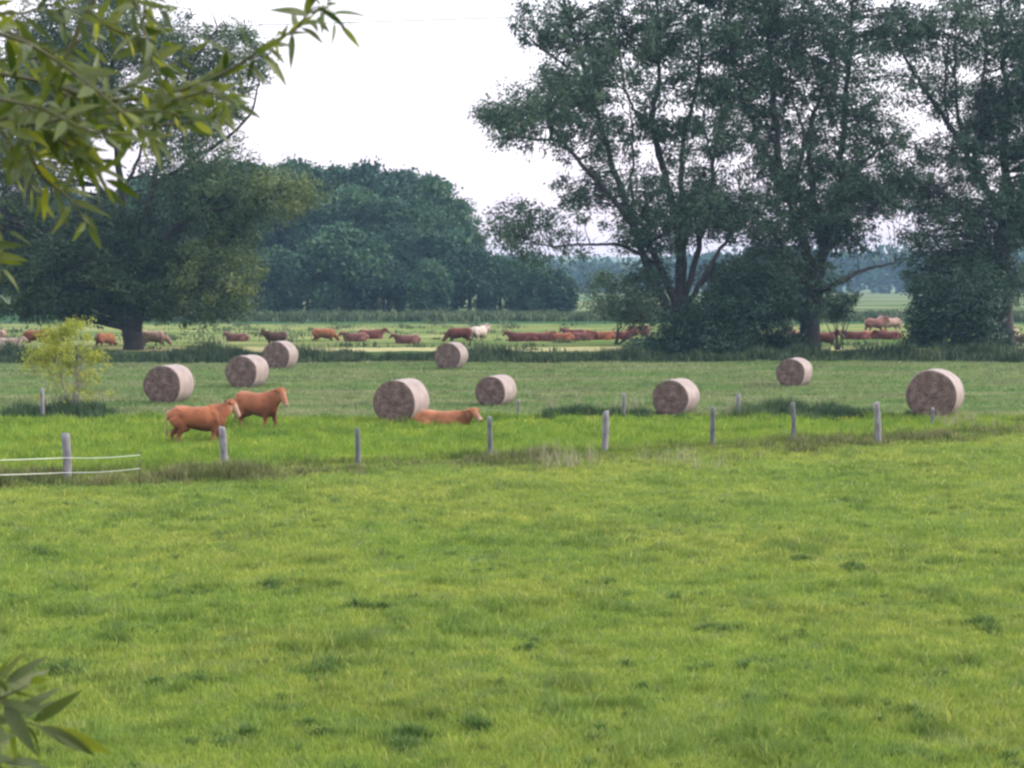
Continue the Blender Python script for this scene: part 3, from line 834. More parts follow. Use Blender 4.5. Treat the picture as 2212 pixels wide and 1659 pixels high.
for i, (px, py, d, v) in enumerate(fl):
    r = FT[v] if v not in used else copy_tree(FT[v])
    used.add(v)
    hpx = (F2 / d)
    x = (px - CX2) / F2 * d
    Z = P(px, py, d).z
    s = Z * 1.07 / base_h[v]
    r.location = (x, d, 0)
    r.scale = (s * random.uniform(0.95, 1.15), s * random.uniform(0.95, 1.15), s)
    r.rotation_euler = (0, 0, random.random() * 6.28)
    lab = forest_label(i)
    if lab is None:
        rowk = 0 if px < 430 else (1 if (d < 207.5 and py > 530) else 2)
        same = sorted(j for j in range(len(fl)) if forest_label(j) is None and (0 if fl[j][0] < 430 else (1 if (fl[j][2] < 207.5 and fl[j][1] > 530) else 2)) == rowk)
        same.sort(key=lambda j: fl[j][0])
        nth = ['leftmost', 'second from left', 'third from left', 'fourth from left', 'fifth from left', 'sixth from left', 'seventh from left', 'eighth from left', 'ninth from left', 'tenth from left'][same.index(i)]
        lab = nth + [' of the tall trees seen through the crown of the left willow', ' of the low dense trees in front at the foot of the wood', ' of the trees in the middle of the wood below its skyline'][rowk]
    tag(r, lab, 'tree', GF)

# far tree lines and low ridge
def far_wood(name, d, x0, x1, h, n, label, rad=3.0, ln=3.0):
    xs = rng.uniform(x0, x1, n); prof = 0.55 + 0.65 * vnoise(xs, xs * 0 + d, 0.012, 5) + 0.25 * vnoise(xs, xs * 0, 0.06, 3)
    z = rng.random(n) ** 0.7 * h * prof
    yy = d + rng.uniform(-12, 12, n)
    o = cloud(name, np.stack([xs, yy, z], -1), rad, 9, ln, ln * 0.7, M['forest'], None, (0, 0, 0), 0, rng.uniform(.3, .7, n))
    return tag(o, label, 'wood', kind='stuff')
far_wood('far_wood', 620.0, -330, 330, 15, 3600, 'hazy distant wood on the horizon seen under the willow branches')
def ridge():
    xs = np.linspace(-2600, 2600, 180); ys = np.linspace(1000, 1480, 16)
    X_, Y_ = np.meshgrid(xs, ys)
    Z = (9 + 15 * vnoise(X_, Y_, 0.003, 9) + 4 * vnoise(X_, Y_, 0.03, 8)) * np.sin(np.clip((Y_ - 1000) / 480, 0, 1) * math.pi) ** 0.6 - 0.5
    V = np.stack([X_, Y_, Z], -1).reshape(-1, 3); nx = len(xs)
    i = np.arange(nx - 1)[None, :] + np.arange(len(ys) - 1)[:, None] * nx
    mm = bark_mat('ridge_woods', (0.03, 0.06, 0.03), (0.06, 0.10, 0.05), 0.02)
    tag(mobj('hills', np_mesh('hills', V, np.stack([i, i + 1, i + 1 + nx, i + nx], -1).reshape(-1, 4), 4, smooth=True), mm), 'low blue wooded hills on the horizon', 'hills', kind='structure')
ridge()

# ------------------------------------------------------------------ hay bales
def hay_mats():
    m, N, L, b = newmat('hay_end')
    tc = N.new('ShaderNodeTexCoord')
    sp = N.new('ShaderNodeSeparateXYZ'); L.new(tc.outputs['Object'], sp.inputs[0])
    no = N.new('ShaderNodeTexNoise'); no.inputs['Scale'].default_value = 4.5; no.inputs['Detail'].default_value = 5; no.inputs['Roughness'].default_value = 0.55
    L.new(tc.outputs['Object'], no.inputs['Vector'])
    mp = N.new('ShaderNodeMapping'); mp.inputs['Scale'].default_value = (1, 0.0, 1); L.new(tc.outputs['Object'], mp.inputs['Vector'])
    wv = N.new('ShaderNodeTexWave'); wv.wave_type = 'RINGS'; wv.rings_direction = 'SPHERICAL'; wv.inputs['Scale'].default_value = 3.2; wv.inputs['Distortion'].default_value = 5; wv.inputs['Detail'].default_value = 4; wv.inputs['Detail Scale'].default_value = 2.0
    L.new(mp.outputs[0], wv.inputs['Vector'])
    r = ramp(N, [(0.28, (0.075, 0.052, 0.045)), (0.52, (0.145, 0.105, 0.092)), (0.78, (0.25, 0.19, 0.165))]); L.new(no.outputs['Fac'], r.inputs['Fac'])
    r2 = ramp(N, [(0.2, (0.80, 0.78, 0.80)), (0.8, (1.08, 1.05, 1.0))]); L.new(wv.outputs['Fac'], r2.inputs['Fac'])
    mx = N.new('ShaderNodeMix'); mx.data_type = 'RGBA'; mx.blend_type = 'MULTIPLY'; mx.inputs['Factor'].default_value = 1
    L.new(r.outputs[0], mx.inputs['A']); L.new(r2.outputs[0], mx.inputs['B']); L.new(mx.outputs['Result'], b.inputs['Base Color'])
    b.inputs['Roughness'].default_value = 1; b.inputs['Specular IOR Level'].default_value = 0.1
    bp = N.new('ShaderNodeBump'); bp.inputs['Strength'].default_value = 0.8; bp.inputs['Distance'].default_value = 0.05
    L.new(no.outputs['Fac'], bp.inputs['Height']); L.new(bp.outputs[0], b.inputs['Normal'])
    m2, N, L, b = newmat('net_wrapped_hay')
    tc = N.new('ShaderNodeTexCoord')
    mp = N.new('ShaderNodeMapping'); mp.inputs['Scale'].default_value = (2.5, 22, 2.5); L.new(tc.outputs['Object'], mp.inputs['Vector'])
    no = N.new('ShaderNodeTexNoise'); no.inputs['Scale'].default_value = 1.0; no.inputs['Detail'].default_value = 8; L.new(mp.outputs[0], no.inputs['Vector'])
    n2 = N.new('ShaderNodeTexNoise'); n2.inputs['Scale'].default_value = 3.0; n2.inputs['Detail'].default_value = 6; L.new(tc.outputs['Object'], n2.inputs['Vector'])
    r = ramp(N, [(0.3, (0.185, 0.148, 0.138)), (0.7, (0.355, 0.298, 0.280))]); L.new(no.outputs['Fac'], r.inputs['Fac'])
    r2 = ramp(N, [(0.3, (0.82, 0.80, 0.80)), (0.7, (1, 1, 1))]); L.new(n2.outputs['Fac'], r2.inputs['Fac'])
    mx = N.new('ShaderNodeMix'); mx.data_type = 'RGBA'; mx.blend_type = 'MULTIPLY'; mx.inputs['Factor'].default_value = 1
    L.new(r.outputs[0], mx.inputs['A']); L.new(r2.outputs[0], mx.inputs['B']); L.new(mx.outputs['Result'], b.inputs['Base Color'])
    b.inputs['Roughness'].default_value = 0.75
    bp = N.new('ShaderNodeBump'); bp.inputs['Strength'].default_value = 0.35; bp.inputs['Distance'].default_value = 0.02
    L.new(no.outputs['Fac'], bp.inputs['Height']); L.new(bp.outputs[0], b.inputs['Normal'])
    m3, N, L, b = newmat('loose_hay'); b.inputs['Base Color'].default_value = (0.17, 0.13, 0.11, 1); b.inputs['Roughness'].default_value = 1
    return m, m2, m3
HAY, NET, LOOSE = hay_mats()

def bale(px, by, hpx, yaw, label, seed):
    """px centre, by ground y, hpx height in the photo (2212 px)."""
    rr = random.Random(seed)
    g = G(px, by); D = g.y
    R = hpx / F2 * D / 2
    Lh = 0.63 * rr.uniform(0.97, 1.06)
    z0 = gz(g.x, g.y)
    root = empty('hay_bale', (g.x, g.y, z0 + R * 0.965), math.radians(yaw))
    tag(root, label, 'hay bale', 'round hay bales on the mown field')
    ns = 64
    ph = rr.uniform(0, 6)
    def ringpt(an, r, y):
        k = 1 + 0.012 * math.sin(3 * an + ph) + 0.010 * math.sin(5 * an + ph * 2)
        x = math.cos(an) * r * k * 1.015; z = math.sin(an) * r * k
        zb = -R * 0.955
        if z < zb + 0.05: z = zb + (z - zb) * 0.25 if z > zb else zb
        return (x, y, z)
    # core with both end faces
    bm = bmesh.new()
    rings = []
    prof = []
    for j in range(0, 9): prof.append((R * (j / 8) * 0.985, -Lh - 0.035 * (1 - (j / 8) ** 3) ))
    prof.append((R * 0.992, -Lh + 0.03)); prof.append((R * 0.985, -Lh + 0.10)); prof.append((R * 0.985, Lh - 0.10)); prof.append((R * 0.992, Lh - 0.03))
    for j in range(8, -1, -1): prof.append((R * (j / 8) * 0.985, Lh + 0.035 * (1 - (j / 8) ** 3)))
    for (r, y) in prof:
        if r < 1e-6: rings.append([bm.verts.new((0, y, 0))]); continue
        ring = []
        for k in range(ns):
            an = 2 * math.pi * k / ns
            jit = rr.gauss(0, 0.010) if abs(y) > Lh - 0.02 else 0
            x, yy, z = ringpt(an, r, y + jit)
            ring.append(bm.verts.new((x, yy, z)))
        rings.append(ring)
    for a_, c_ in zip(rings, rings[1:]):
        for k in range(ns):
            k2 = (k + 1) % ns
            if len(a_) == 1: bm.faces.new((a_[0], c_[k], c_[k2]))
            elif len(c_) == 1: bm.faces.new((a_[k], c_[0], a_[k2]))
            else: bm.faces.new((a_[k], c_[k], c_[k2], a_[k2]))
    bmesh.ops.recalc_face_normals(bm, faces=bm.faces)
    me = bpy.data.meshes.new('hay_roll'); bm.to_mesh(me); bm.free()
    for p in me.polygons: p.use_smooth = True
    mobj('hay_roll', me, HAY, root)
    # net wrap: a shell around the curved side
    bm = bmesh.new(); rings = []
    ws = [-Lh + 0.035, -Lh + 0.06] + [-Lh + 0.06 + (2 * Lh - 0.12) * t / 10 for t in range(1, 10)] + [Lh - 0.06, Lh - 0.035]
    for i, y in enumerate(ws):
        edge = 0 if i in (0, len(ws) - 1) else 1
        rad = R * (0.988 if not edge else 1.0) + (rr.gauss(0, 0.004) if edge else 0)
        rings.append([bm.verts.new(ringpt(2 * math.pi * k / ns, rad + (rr.gauss(0, .003) if edge else 0), y)) for k in range(ns)])
    for a_, c_ in zip(rings, rings[1:]):
        for k in range(ns): bm.faces.new((a_[k], c_[k], c_[(k + 1) % ns], a_[(k + 1) % ns]))
    bmesh.ops.recalc_face_normals(bm, faces=bm.faces)
    me = bpy.data.meshes.new('net_wrap'); bm.to_mesh(me); bm.free()
    for p in me.polygons: p.use_smooth = True
    mobj('net_wrap', me, NET, root)
    # loose straws sticking out of the end and round its rim
    n = 900
    an = rng.random(n) * 6.283; q = np.sqrt(rng.random(n)) * R * 0.99
    q[:350] = R * rng.uniform(0.93, 1.0, 350)
    C = np.stack([np.cos(an) * q, np.where(rng.random(n) < 0.85, -1, 1) * (Lh + 0.02), np.sin(an) * q], -1)
    C = C[C[:, 2] > -R * 0.93]
    D_ = rng.normal(0, 1, C.shape) * np.array([1, 0.45, 1]); D_ /= np.linalg.norm(D_, axis=1, keepdims=True)
    V, Fq, ti = leaf_quads(C, D_, rng.uniform(0.05, 0.13, len(C)), np.full(len(C), 0.008), rng.random(len(C)))
    mobj('loose_straw', np_mesh('loose_straw', V, Fq, 4, ti), LOOSE, root)
    return root

# yaw: the near end face looks slightly left, the wrapped side shows at the right
bale(366, 872, 85, -13, 'hay bale farthest left, behind the standing cow nearest the fence', 1)
bale(535, 838, 72, -15, 'hay bale just above the backs of the two standing cows', 2)
bale(606, 799, 62, -14, 'rearmost left hay bale, partly behind another bale, near the ditch', 3)
bale(975, 797, 59, -18, 'distant hay bale in the middle, standing against the dark ditch reeds', 4)
bale(868, 911, 96, -19, 'large hay bale directly behind the lying cow', 5)
bale(1072, 875, 68, -20, 'hay bale up and right of the lying cow', 6)
bale(1460, 899, 80, -25, 'hay bale between the fifth and sixth front fence posts', 7)
bale(1716, 836, 63, -28, 'small distant hay bale in front of the single-trunk willow', 8)
bale(2019, 907, 106, -28, 'largest hay bale, at the right end of the field', 9)

# ------------------------------------------------------------------ fences
def fence_post(px, by, ty, wpx, dark, label, tilt=0.0, seed=0, D=None, bend=0.0, group='posts of the front fence'):
    rr = random.Random(seed * 7 + 3)
    g = G(px, by); D = g.y
    z0 = gz(g.x, g.y)
    h = (by - ty) / F2 * D; r = wpx / F2 * D / 2 * 0.82
    bm = bmesh.new(); rings = []; ns = 10; nl = 9
    ph = rr.uniform(0, 6)
    for j in range(nl):
        t = j / (nl - 1); z = -0.15 + (h + 0.15) * t
        ring = []
        for k in range(ns):
            an = 2 * math.pi * k / ns
            rad = r * (1.05 - 0.12 * t + 0.10 * math.sin(2 * an + ph) + rr.gauss(0, 0.05))
            zz = z + (0.03 * math.cos(an + ph) if j == nl - 1 else 0)
            ring.append(bm.verts.new((math.cos(an) * rad + tilt * t * h + bend * math.sin(t * 3.1) * h, math.sin(an) * rad, zz)))
        rings.append(ring)
    top = bm.verts.new((tilt * h, 0, h + 0.015))
    for a_, c_ in zip(rings, rings[1:]):
        for k in range(ns): bm.faces.new((a_[k], a_[(k + 1) % ns], c_[(k + 1) % ns], c_[k]))
    for k in range(ns): bm.faces.new((rings[-1][k], rings[-1][(k + 1) % ns], top))
    me = bpy.data.meshes.new('fence_post'); bm.to_mesh(me); bm.free()
    for p in me.polygons: p.use_smooth = True
    o = mobj('fence_post', me, M['post_dark'] if dark else M['post_grey'])
    o.location = (g.x, g.y, z0)
    tag(o, label, 'fence post', group)
    for zz in ([0.52, 0.20] if px < 200 and by > 1000 else [h * 0.8, h * 0.45]):
        tb = Tubes()
        tb.add([(tilt * zz, -r * 0.8, zz), (tilt * zz, -r - 0.035, zz + 0.005)], [0.012, 0.018], 8)
        tb.add([(tilt * zz, -r - 0.035, zz - 0.02), (tilt * zz, -r - 0.035, zz + 0.03)], [0.016, 0.016], 8)
        tb.build('insulator', M['plastic'], o)
    return o

GP = [
    (143, 1040, 940, 21, False, 'knobbly grey wooden post at the left that carries the white fence ropes', 0.0, 0.03),
    (486, 1014, 922, 21, False, 'pale thick fence post in front of the nearest standing cow', -0.05, 0),
    (774, 1003, 925, 15, True, 'slim bluish fence post standing alone left of the large middle bale', -0.02, 0),
    (1060, 988, 900, 15, True, 'slim grey-blue fence post at the head of the lying cow', -0.03, 0),
    (1306, 975, 885, 17, False, 'pale straight fence post between the lying cow and the bale right of it', 0.03, 0),
    (1539, 967, 880, 14, True, 'dark grey fence post just right of the seventh bale', 0.0, 0),
    (1709, 958, 874, 11, True, 'thin crooked dark fence post in front of the dark rushes', 0.02, 0.05),
    (1897, 955, 868, 18, False, 'pale leaning fence post left of the largest bale', -0.07, 0.02),
]
for i, (px, by, ty, w, dk, lab, tl, bd) in enumerate(GP):
    fence_post(px, by, ty, w, dk, lab, tl, i, bend=bd)
GP2 = [
    (92, 905, 836, 12, False, 'pale thin post beside the yellow bush in the rear fence', 0.0),
    (1120, 907, 868, 8, False, 'faint thin rear fence post below the bale right of the lying cow', 0.0),
    (1347, 907, 853, 9, False, 'slim pale rear fence post left of the bale by the sixth front post', 0.01),
    (1594, 908, 853, 13, False, 'pale rear fence post wrapped in tall seeding grass', 0.0),
    (2014, 922, 884, 9, False, 'short pale post right in front of the largest bale', 0.0),
]
for i, (px, by, ty, w, dk, lab, tl) in enumerate(GP2):
    fence_post(px, by, ty, w, dk, lab, tl, 20 + i, group='posts of the rear fence')

def electric_fence():
    g = G(302, 1060); D = g.y
    z0 = gz(g.x, g.y)
    tb = Tubes(); h = (1060 - 976) / F2 * D
    tb.add([(0, 0, -0.1), (0, 0, h * .5), (0.005, 0, h)], [0.012, 0.011, 0.009], 8)
    for z in (h * .93, h * .5): tb.add([(0, 0, z), (0.0, -0.04, z + .005), (0.02, -0.05, z + .02)], [.008, .007, .005], 6)
    o = tb.build('step_in_post', M['plastic']); o.location = (g.x, g.y, z0)
    tag(o, 'thin black step-in fence post where the two white ropes end', 'fence post')
    p1 = G(143, 1040)
    for (hh, lab) in ((0, 'upper white electric fence rope at the left'), (1, 'lower white electric fence rope at the left')):
        pts = []
        seq = [(-260, (995, 1027)), (143, (989, 1021)), (302, (983, 1012))]
        for i in range(len(seq) - 1):
            A = P(seq[i][0], seq[i][1][hh], (p1.y - 0.17) if seq[i][0] > 0 else p1.y - 3.4)
            B = P(seq[i + 1][0], seq[i + 1][1][hh], (p1.y - 0.17) if i == 0 else g.y - 0.04)
            for k in range(10):
                t = k / 10; q = A.lerp(B, t); q.z -= 0.03 * math.sin(math.pi * t); pts.append(q)
        pts.append(B)
        t2 = Tubes(); t2.add(pts, [0.0075] * len(pts), 6)
        tag(t2.build('fence_rope', M['rope']), lab, 'fence rope', 'white fence ropes')
electric_fence()

# overhead power line far behind
def powerline():
    A = P(-500, 62, 175); B = P(1150, 36, 150); Cc = P(2700, 40, 130)
    pts = []
    for (p, q) in ((A, B), (B, Cc)):
        for k in range(16):
            t = k / 16; v = p.lerp(q, t); v.z -= 0.8 * math.sin(math.pi * t) * 0.6; pts.append(v)
    pts.append(Cc)
    tb = Tubes(); tb.add(pts, [0.040] * len(pts), 6)
    tag(tb.build('power_line', M['cable']), 'thin overhead cable crossing the pale sky above the wood', 'cable')
powerline()

# ------------------------------------------------------------------ cattle
def cow_mat(name, base, light, dark):
    m, N, L, b = newmat(name)
    tc = N.new('ShaderNodeTexCoord'); oi = N.new('ShaderNodeObjectInfo')
    no = N.new('ShaderNodeTexNoise'); no.inputs['Scale'].default_value = 2.2; no.inputs['Detail'].default_value = 5
    L.new(tc.outputs['Object'], no.inputs['Vector'])
    n2 = N.new('ShaderNodeTexNoise'); n2.inputs['Scale'].default_value = 30; n2.inputs['Detail'].default_value = 3
    L.new(tc.outputs['Object'], n2.inputs['Vector'])
    r = ramp(N, [(0.3, (0.58, 0.52, 0.50)), (0.52, (1, 1, 1)), (0.75, (1.35, 1.45, 1.5))]); L.new(no.outputs['Fac'], r.inputs['Fac'])
    mx = N.new('ShaderNodeMix'); mx.data_type = 'RGBA'; mx.blend_type = 'MULTIPLY'; mx.inputs['Factor'].default_value = 1
    L.new(oi.outputs['Color'], mx.inputs['A']); L.new(r.outputs[0], mx.inputs['B'])
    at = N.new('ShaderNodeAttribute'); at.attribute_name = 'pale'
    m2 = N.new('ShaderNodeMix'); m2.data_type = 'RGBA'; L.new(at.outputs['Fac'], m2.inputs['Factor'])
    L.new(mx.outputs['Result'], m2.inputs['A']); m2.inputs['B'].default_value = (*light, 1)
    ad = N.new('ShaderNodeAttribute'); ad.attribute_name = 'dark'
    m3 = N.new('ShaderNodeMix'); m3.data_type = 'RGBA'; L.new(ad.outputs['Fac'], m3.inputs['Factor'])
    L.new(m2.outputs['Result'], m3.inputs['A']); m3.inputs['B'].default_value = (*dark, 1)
    L.new(m3.outputs['Result'], b.inputs['Base Color']); b.inputs['Roughness'].default_value = 0.75; b.inputs['Specular IOR Level'].default_value = 0.2
    bp = N.new('ShaderNodeBump'); bp.inputs['Strength'].default_value = 0.25; bp.inputs['Distance'].default_value = 0.02
    L.new(n2.outputs['Fac'], bp.inputs['Height']); L.new(bp.outputs[0], b.inputs['Normal'])
    return m
COWM = cow_mat('cattle_coat', None, (0.40, 0.31, 0.25), (0.03, 0.02, 0.018))

def loft(bm, secs, ns=18):
    """secs: (centre xyz, half height, half width). Rings lie across the path, width along Y-ish side."""
    pts = [Vector(s[0]) for s in secs]
    rings = []
    for i, (c, hh, hw) in enumerate(secs):
        t = pts[min(i + 1, len(pts) - 1)] - pts[max(i - 1, 0)]; t.normalize()
        side = Vector((0, 1, 0)) - t * t.y
        if side.length < 0.2: side = Vector((1, 0, 0)) - t * t.x
        side.normalize(); up = t.cross(side)
        rings.append([bm.verts.new(pts[i] + side * math.cos(2 * math.pi * k / ns) * hw + up * math.sin(2 * math.pi * k / ns) * hh) for k in range(ns)])
    for a_, c_ in zip(rings, rings[1:]):
        for k in range(ns): bm.faces.new((a_[k], a_[(k + 1) % ns], c_[(k + 1) % ns], c_[k]))
    bm.faces.new(rings[0][::-1]); bm.faces.new(rings[-1])

def cow_mesh(name, pose, turn=0.0, face=0.15):
    bm = bmesh.new()
    dz = -0.52 if pose == 'lying' else 0.0
    k = 1.12 if pose == 'lying' else 1.0
    T = [((-.86, 0, 1.14), .08, .09), ((-.82, 0, 1.09), .19, .18), ((-.70, 0, 1.05), .28, .25), ((-.5, 0, 1.02), .31, .28 * k), ((-.25, 0, .965), .32, .32 * k), ((0, 0, .92), .355, .35 * k), ((.25, 0, .90), .39, .34 * k), ((.45, 0, .92), .395, .29 * k), ((.60, 0, .97), .33, .23), ((.72, 0, 1.0), .22, .16)]
    loft(bm, [((c[0], c[1], c[2] + dz), a_, b_2) for c, a_, b_2 in T], 24)
    for s in (-1, 1):
        loft(bm, [((-.68, s * .15, 1.20 + dz), .04, .04), ((-.56, s * .185, 1.205 + dz), .065, .06), ((-.44, s * .16, 1.17 + dz), .04, .04)], 12)
        loft(bm, [((.42, s * .10, 1.26 + dz), .05, .05), ((.44, s * .20, 1.10 + dz), .13, .08), ((.52, s * .20, .86 + dz), .13, .09), ((.60, s * .14, .70 + dz), .06, .06)], 12)
    loft(bm, [((.55, 0, .66 + dz), .08, .08), ((.68, 0, .74 + dz), .13, .10), ((.76, 0, .92 + dz), .10, .08)], 12)
    n_head0 = None
    bm.verts.ensure_lookup_table()
    first_head = len(bm.verts)
    if pose == 'grazing':
        neck = [((.50, 0, 1.02), .30, .17), ((.74, 0, .88), .22, .13), ((.93, 0, .66), .16, .10), ((1.04, 0, .50), .13, .095)]
        head = [((1.02, 0, .58), .09, .08), ((1.08, 0, .47), .125, .115), ((1.15, 0, .33), .115, .10), ((1.21, 0, .20), .085, .075), ((1.25, 0, .11), .08, .075), ((1.27, 0, .07), .05, .055)]
        ear = (1.02, .53)
    elif pose == 'lying':
        neck = [((.50, 0, 1.02 + dz), .30, .17), ((.74, 0, 1.10 + dz), .21, .13), ((.93, 0, 1.22 + dz), .15, .10), ((1.02, 0, 1.27 + dz), .12, .09)]
        head = [((.97, 0, 1.36 + dz), .08, .08), ((1.05, 0, 1.30 + dz), .12, .115), ((1.18, 0, 1.22 + dz), .11, .10), ((1.31, 0, 1.13 + dz), .08, .075), ((1.39, 0, 1.08 + dz), .075, .072), ((1.43, 0, 1.05 + dz), .05, .05)]
        ear = (.99, 1.33 + dz)
    else:
        neck = [((.46, 0, 1.02), .34, .20), ((.70, 0, 1.10), .28, .16), ((.88, 0, 1.20), .21, .13), ((.99, 0, 1.29), .15, .11)]
        head = [((.95, 0, 1.45), .08, .10), ((1.00, 0, 1.38), .135, .135), ((1.09, 0, 1.25), .135, .12), ((1.19, 0, 1.08), .10, .085), ((1.24, 0, .98), .095, .09), ((1.26, 0, .92), .06, .065)]
        ear = (.95, 1.40)
    loft(bm, neck, 16); loft(bm, head, 16)
    for s in (-1, 1):
        loft(bm, [((ear[0], s * .08, ear[1]), .05, .045), ((ear[0] - .01, s * .17, ear[1] + .01), .065, .04), ((ear[0] - .02, s * .26, ear[1] - .01), .06, .035), ((ear[0] - .02, s * .31, ear[1] - .03), .03, .025)], 10)
    bm.verts.ensure_lookup_table()
    last_head = len(bm.verts)
    if turn:
        piv = Vector((.62, 0, 1.0 + dz))
        for v in bm.verts[first_head:last_head]:
            f = min(1.0, max(0.0, (v.co.x - .55) / .40)); rot = Matrix.Rotation(turn * f, 3, 'Z')
            v.co = piv + rot @ (v.co - piv)
    if pose == 'lying':
        for s in (-1, 1):
            loft(bm, [((-.62, s * .20, .42), .24, .15), ((-.42, s * .36, .30), .20, .13), ((-.20, s * .42, .17), .12, .09), ((-.42, s * .44, .08), .06, .06), ((-.66, s * .42, .05), .05, .045)], 10)
            loft(bm, [((.48, s * .18, .36), .18, .12), ((.62, s * .24, .14), .09, .08), ((.80, s * .24, .09), .07, .06), ((.62, s * .30, .05), .05, .045), ((.48, s * .32, .045), .045, .04)], 10)
        loft(bm, [((-.85, 0, .62), .03, .03), ((-.93, .03, .40), .025, .025), ((-.95, .12, .12), .03, .03), ((-.93, .2, .05), .05, .04)], 8)
    else:
        st = 0.10
        for s, f in ((-1, 1), (1, -1)):
            a_ = st * f
            loft(bm, [((-.62, s * .16, .98), .25, .12), ((-.58 + a_ * .3, s * .19, .80), .22, .11), ((-.52 + a_ * .6, s * .18, .62), .13, .085), ((-.66 + a_, s * .16, .47), .075, .055), ((-.68 + a_, s * .15, .42), .062, .048), ((-.645 + a_, s * .15, .22), .042, .038), ((-.63 + a_, s * .15, .12), .05, .045), ((-.60 + a_, s * .15, .05), .055, .05), ((-.59 + a_, s * .15, 0), .065, .055)], 12)
            loft(bm, [((.50, s * .15, .88), .17, .10), ((.50 - a_ * .3, s * .16, .66), .12, .08), ((.52 - a_ * .6, s * .15, .45), .07, .058), ((.53 - a_ * .8, s * .15, .40), .06, .052), ((.52 - a_, s * .15, .22), .040, .038), ((.52 - a_, s * .15, .12), .048, .045), ((.545 - a_, s * .15, .05), .055, .05), ((.555 - a_, s * .15, 0), .065, .055)], 12)
        loft(bm, [((-.84, 0, 1.18), .035, .03), ((-.91, 0, 1.10), .028, .025), ((-.93, 0, .85), .024, .022), ((-.92, 0, .6), .026, .022), ((-.92, 0, .48), .05, .035), ((-.92, 0, .36), .02, .02)], 8)
        loft(bm, [((-.50, 0, .66), .06, .10), ((-.38, 0, .60), .11, .13), ((-.24, 0, .62), .06, .09)], 10)
    bmesh.ops.recalc_face_normals(bm, faces=bm.faces)
    me0 = bpy.data.meshes.new('tmp'); bm.to_mesh(me0); bm.free()
    o = bpy.data.objects.new('tmp', me0); COL.objects.link(o)
    md = o.modifiers.new('r', 'REMESH'); md.mode = 'VOXEL'; md.voxel_size = 0.019
    sm = o.modifiers.new('s', 'SMOOTH'); sm.iterations = 2; sm.factor = 0.5
    dg = bpy.context.evaluated_depsgraph_get()
    me = bpy.data.meshes.new_from_object(o.evaluated_get(dg))
    me.name = name
    bpy.data.objects.remove(o); bpy.data.meshes.remove(me0)
    for p in me.polygons: p.use_smooth = True
    n = len(me.vertices); co = np.empty(n * 3, np.float32); me.vertices.foreach_get('co', co); co = co.reshape(-1, 3)
    hd = head[-1][0]; c_, s_ = math.cos(turn), math.sin(turn)
    mz = Vector((.62 + (hd[0] - .62) * c_, (hd[0] - .62) * s_, hd[2]))
    hb = Vector((.62 + (head[1][0][0] - .62) * c_, (head[1][0][0] - .62) * s_, head[1][0][2]))
    dm = np.linalg.norm(co - np.array(mz), axis=1)
    pale = np.clip(1.0 - (dm - 0.06) / 0.12, 0, 1) * 0.8
    axis = np.array(mz) - np.array(hb); La = np.linalg.norm(axis); axis /= La
    rel = co - np.array(hb); ta = rel @ axis
    perp = np.linalg.norm(rel - ta[:, None] * axis, axis=1)
    pale = np.maximum(pale, face * np.clip((ta - 0.02) / 0.12, 0, 1) * np.clip((0.20 - perp) / 0.05, 0, 1))
    if pose != 'lying': pale = np.maximum(pale, np.clip((0.40 - co[:, 2]) / 0.25, 0, 1) * 0.45)
    pale = np.maximum(pale, np.clip((0.12 - np.abs(co[:, 1])) / .1, 0, 1) * np.clip((-.80 - co[:, 0]) / .05, 0, 1) * 0.5)
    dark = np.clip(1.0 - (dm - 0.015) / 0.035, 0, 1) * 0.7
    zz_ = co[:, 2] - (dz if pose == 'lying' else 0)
    dark = np.maximum(dark, np.clip((.92 - zz_) / .40, 0, 1) * np.clip((zz_ - .40) / .1, 0, 1) * 0.45)  # belly and lower-side shade painted into the coat colour
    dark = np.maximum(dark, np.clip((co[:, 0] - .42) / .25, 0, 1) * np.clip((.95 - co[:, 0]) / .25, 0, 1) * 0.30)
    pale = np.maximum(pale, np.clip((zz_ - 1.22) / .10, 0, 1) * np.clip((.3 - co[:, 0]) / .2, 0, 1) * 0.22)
    if pose != 'lying': dark = np.maximum(dark, (co[:, 2] < 0.055) * 0.8)
    for s in (-1, 1):                                             # eyes
        ex = np.array([hb.x + (.085 * c_ - s * .10 * s_), hb.y + (.085 * s_ + s * .10 * c_), hb.z - 0.05])
        dark = np.maximum(dark, np.clip(1 - (np.linalg.norm(co - ex, axis=1) - .018) / .02, 0, 1))
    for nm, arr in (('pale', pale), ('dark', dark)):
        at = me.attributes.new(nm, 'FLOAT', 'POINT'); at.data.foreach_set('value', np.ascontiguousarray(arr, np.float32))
    me.materials.clear(); me.materials.append(COWM)
    return me

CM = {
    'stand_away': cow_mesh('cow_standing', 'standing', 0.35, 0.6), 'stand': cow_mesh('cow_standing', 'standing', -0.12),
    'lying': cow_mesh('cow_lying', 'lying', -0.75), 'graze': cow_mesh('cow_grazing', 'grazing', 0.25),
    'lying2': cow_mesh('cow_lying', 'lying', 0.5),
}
RED = (0.255, 0.086, 0.038); DRED = (0.135, 0.040, 0.030); ORA = (0.27, 0.105, 0.046); PALE = (0.36, 0.24, 0.19); CRE = (0.46, 0.37, 0.34); BRO = (0.09, 0.045, 0.035); PINK = (0.17, 0.075, 0.060)

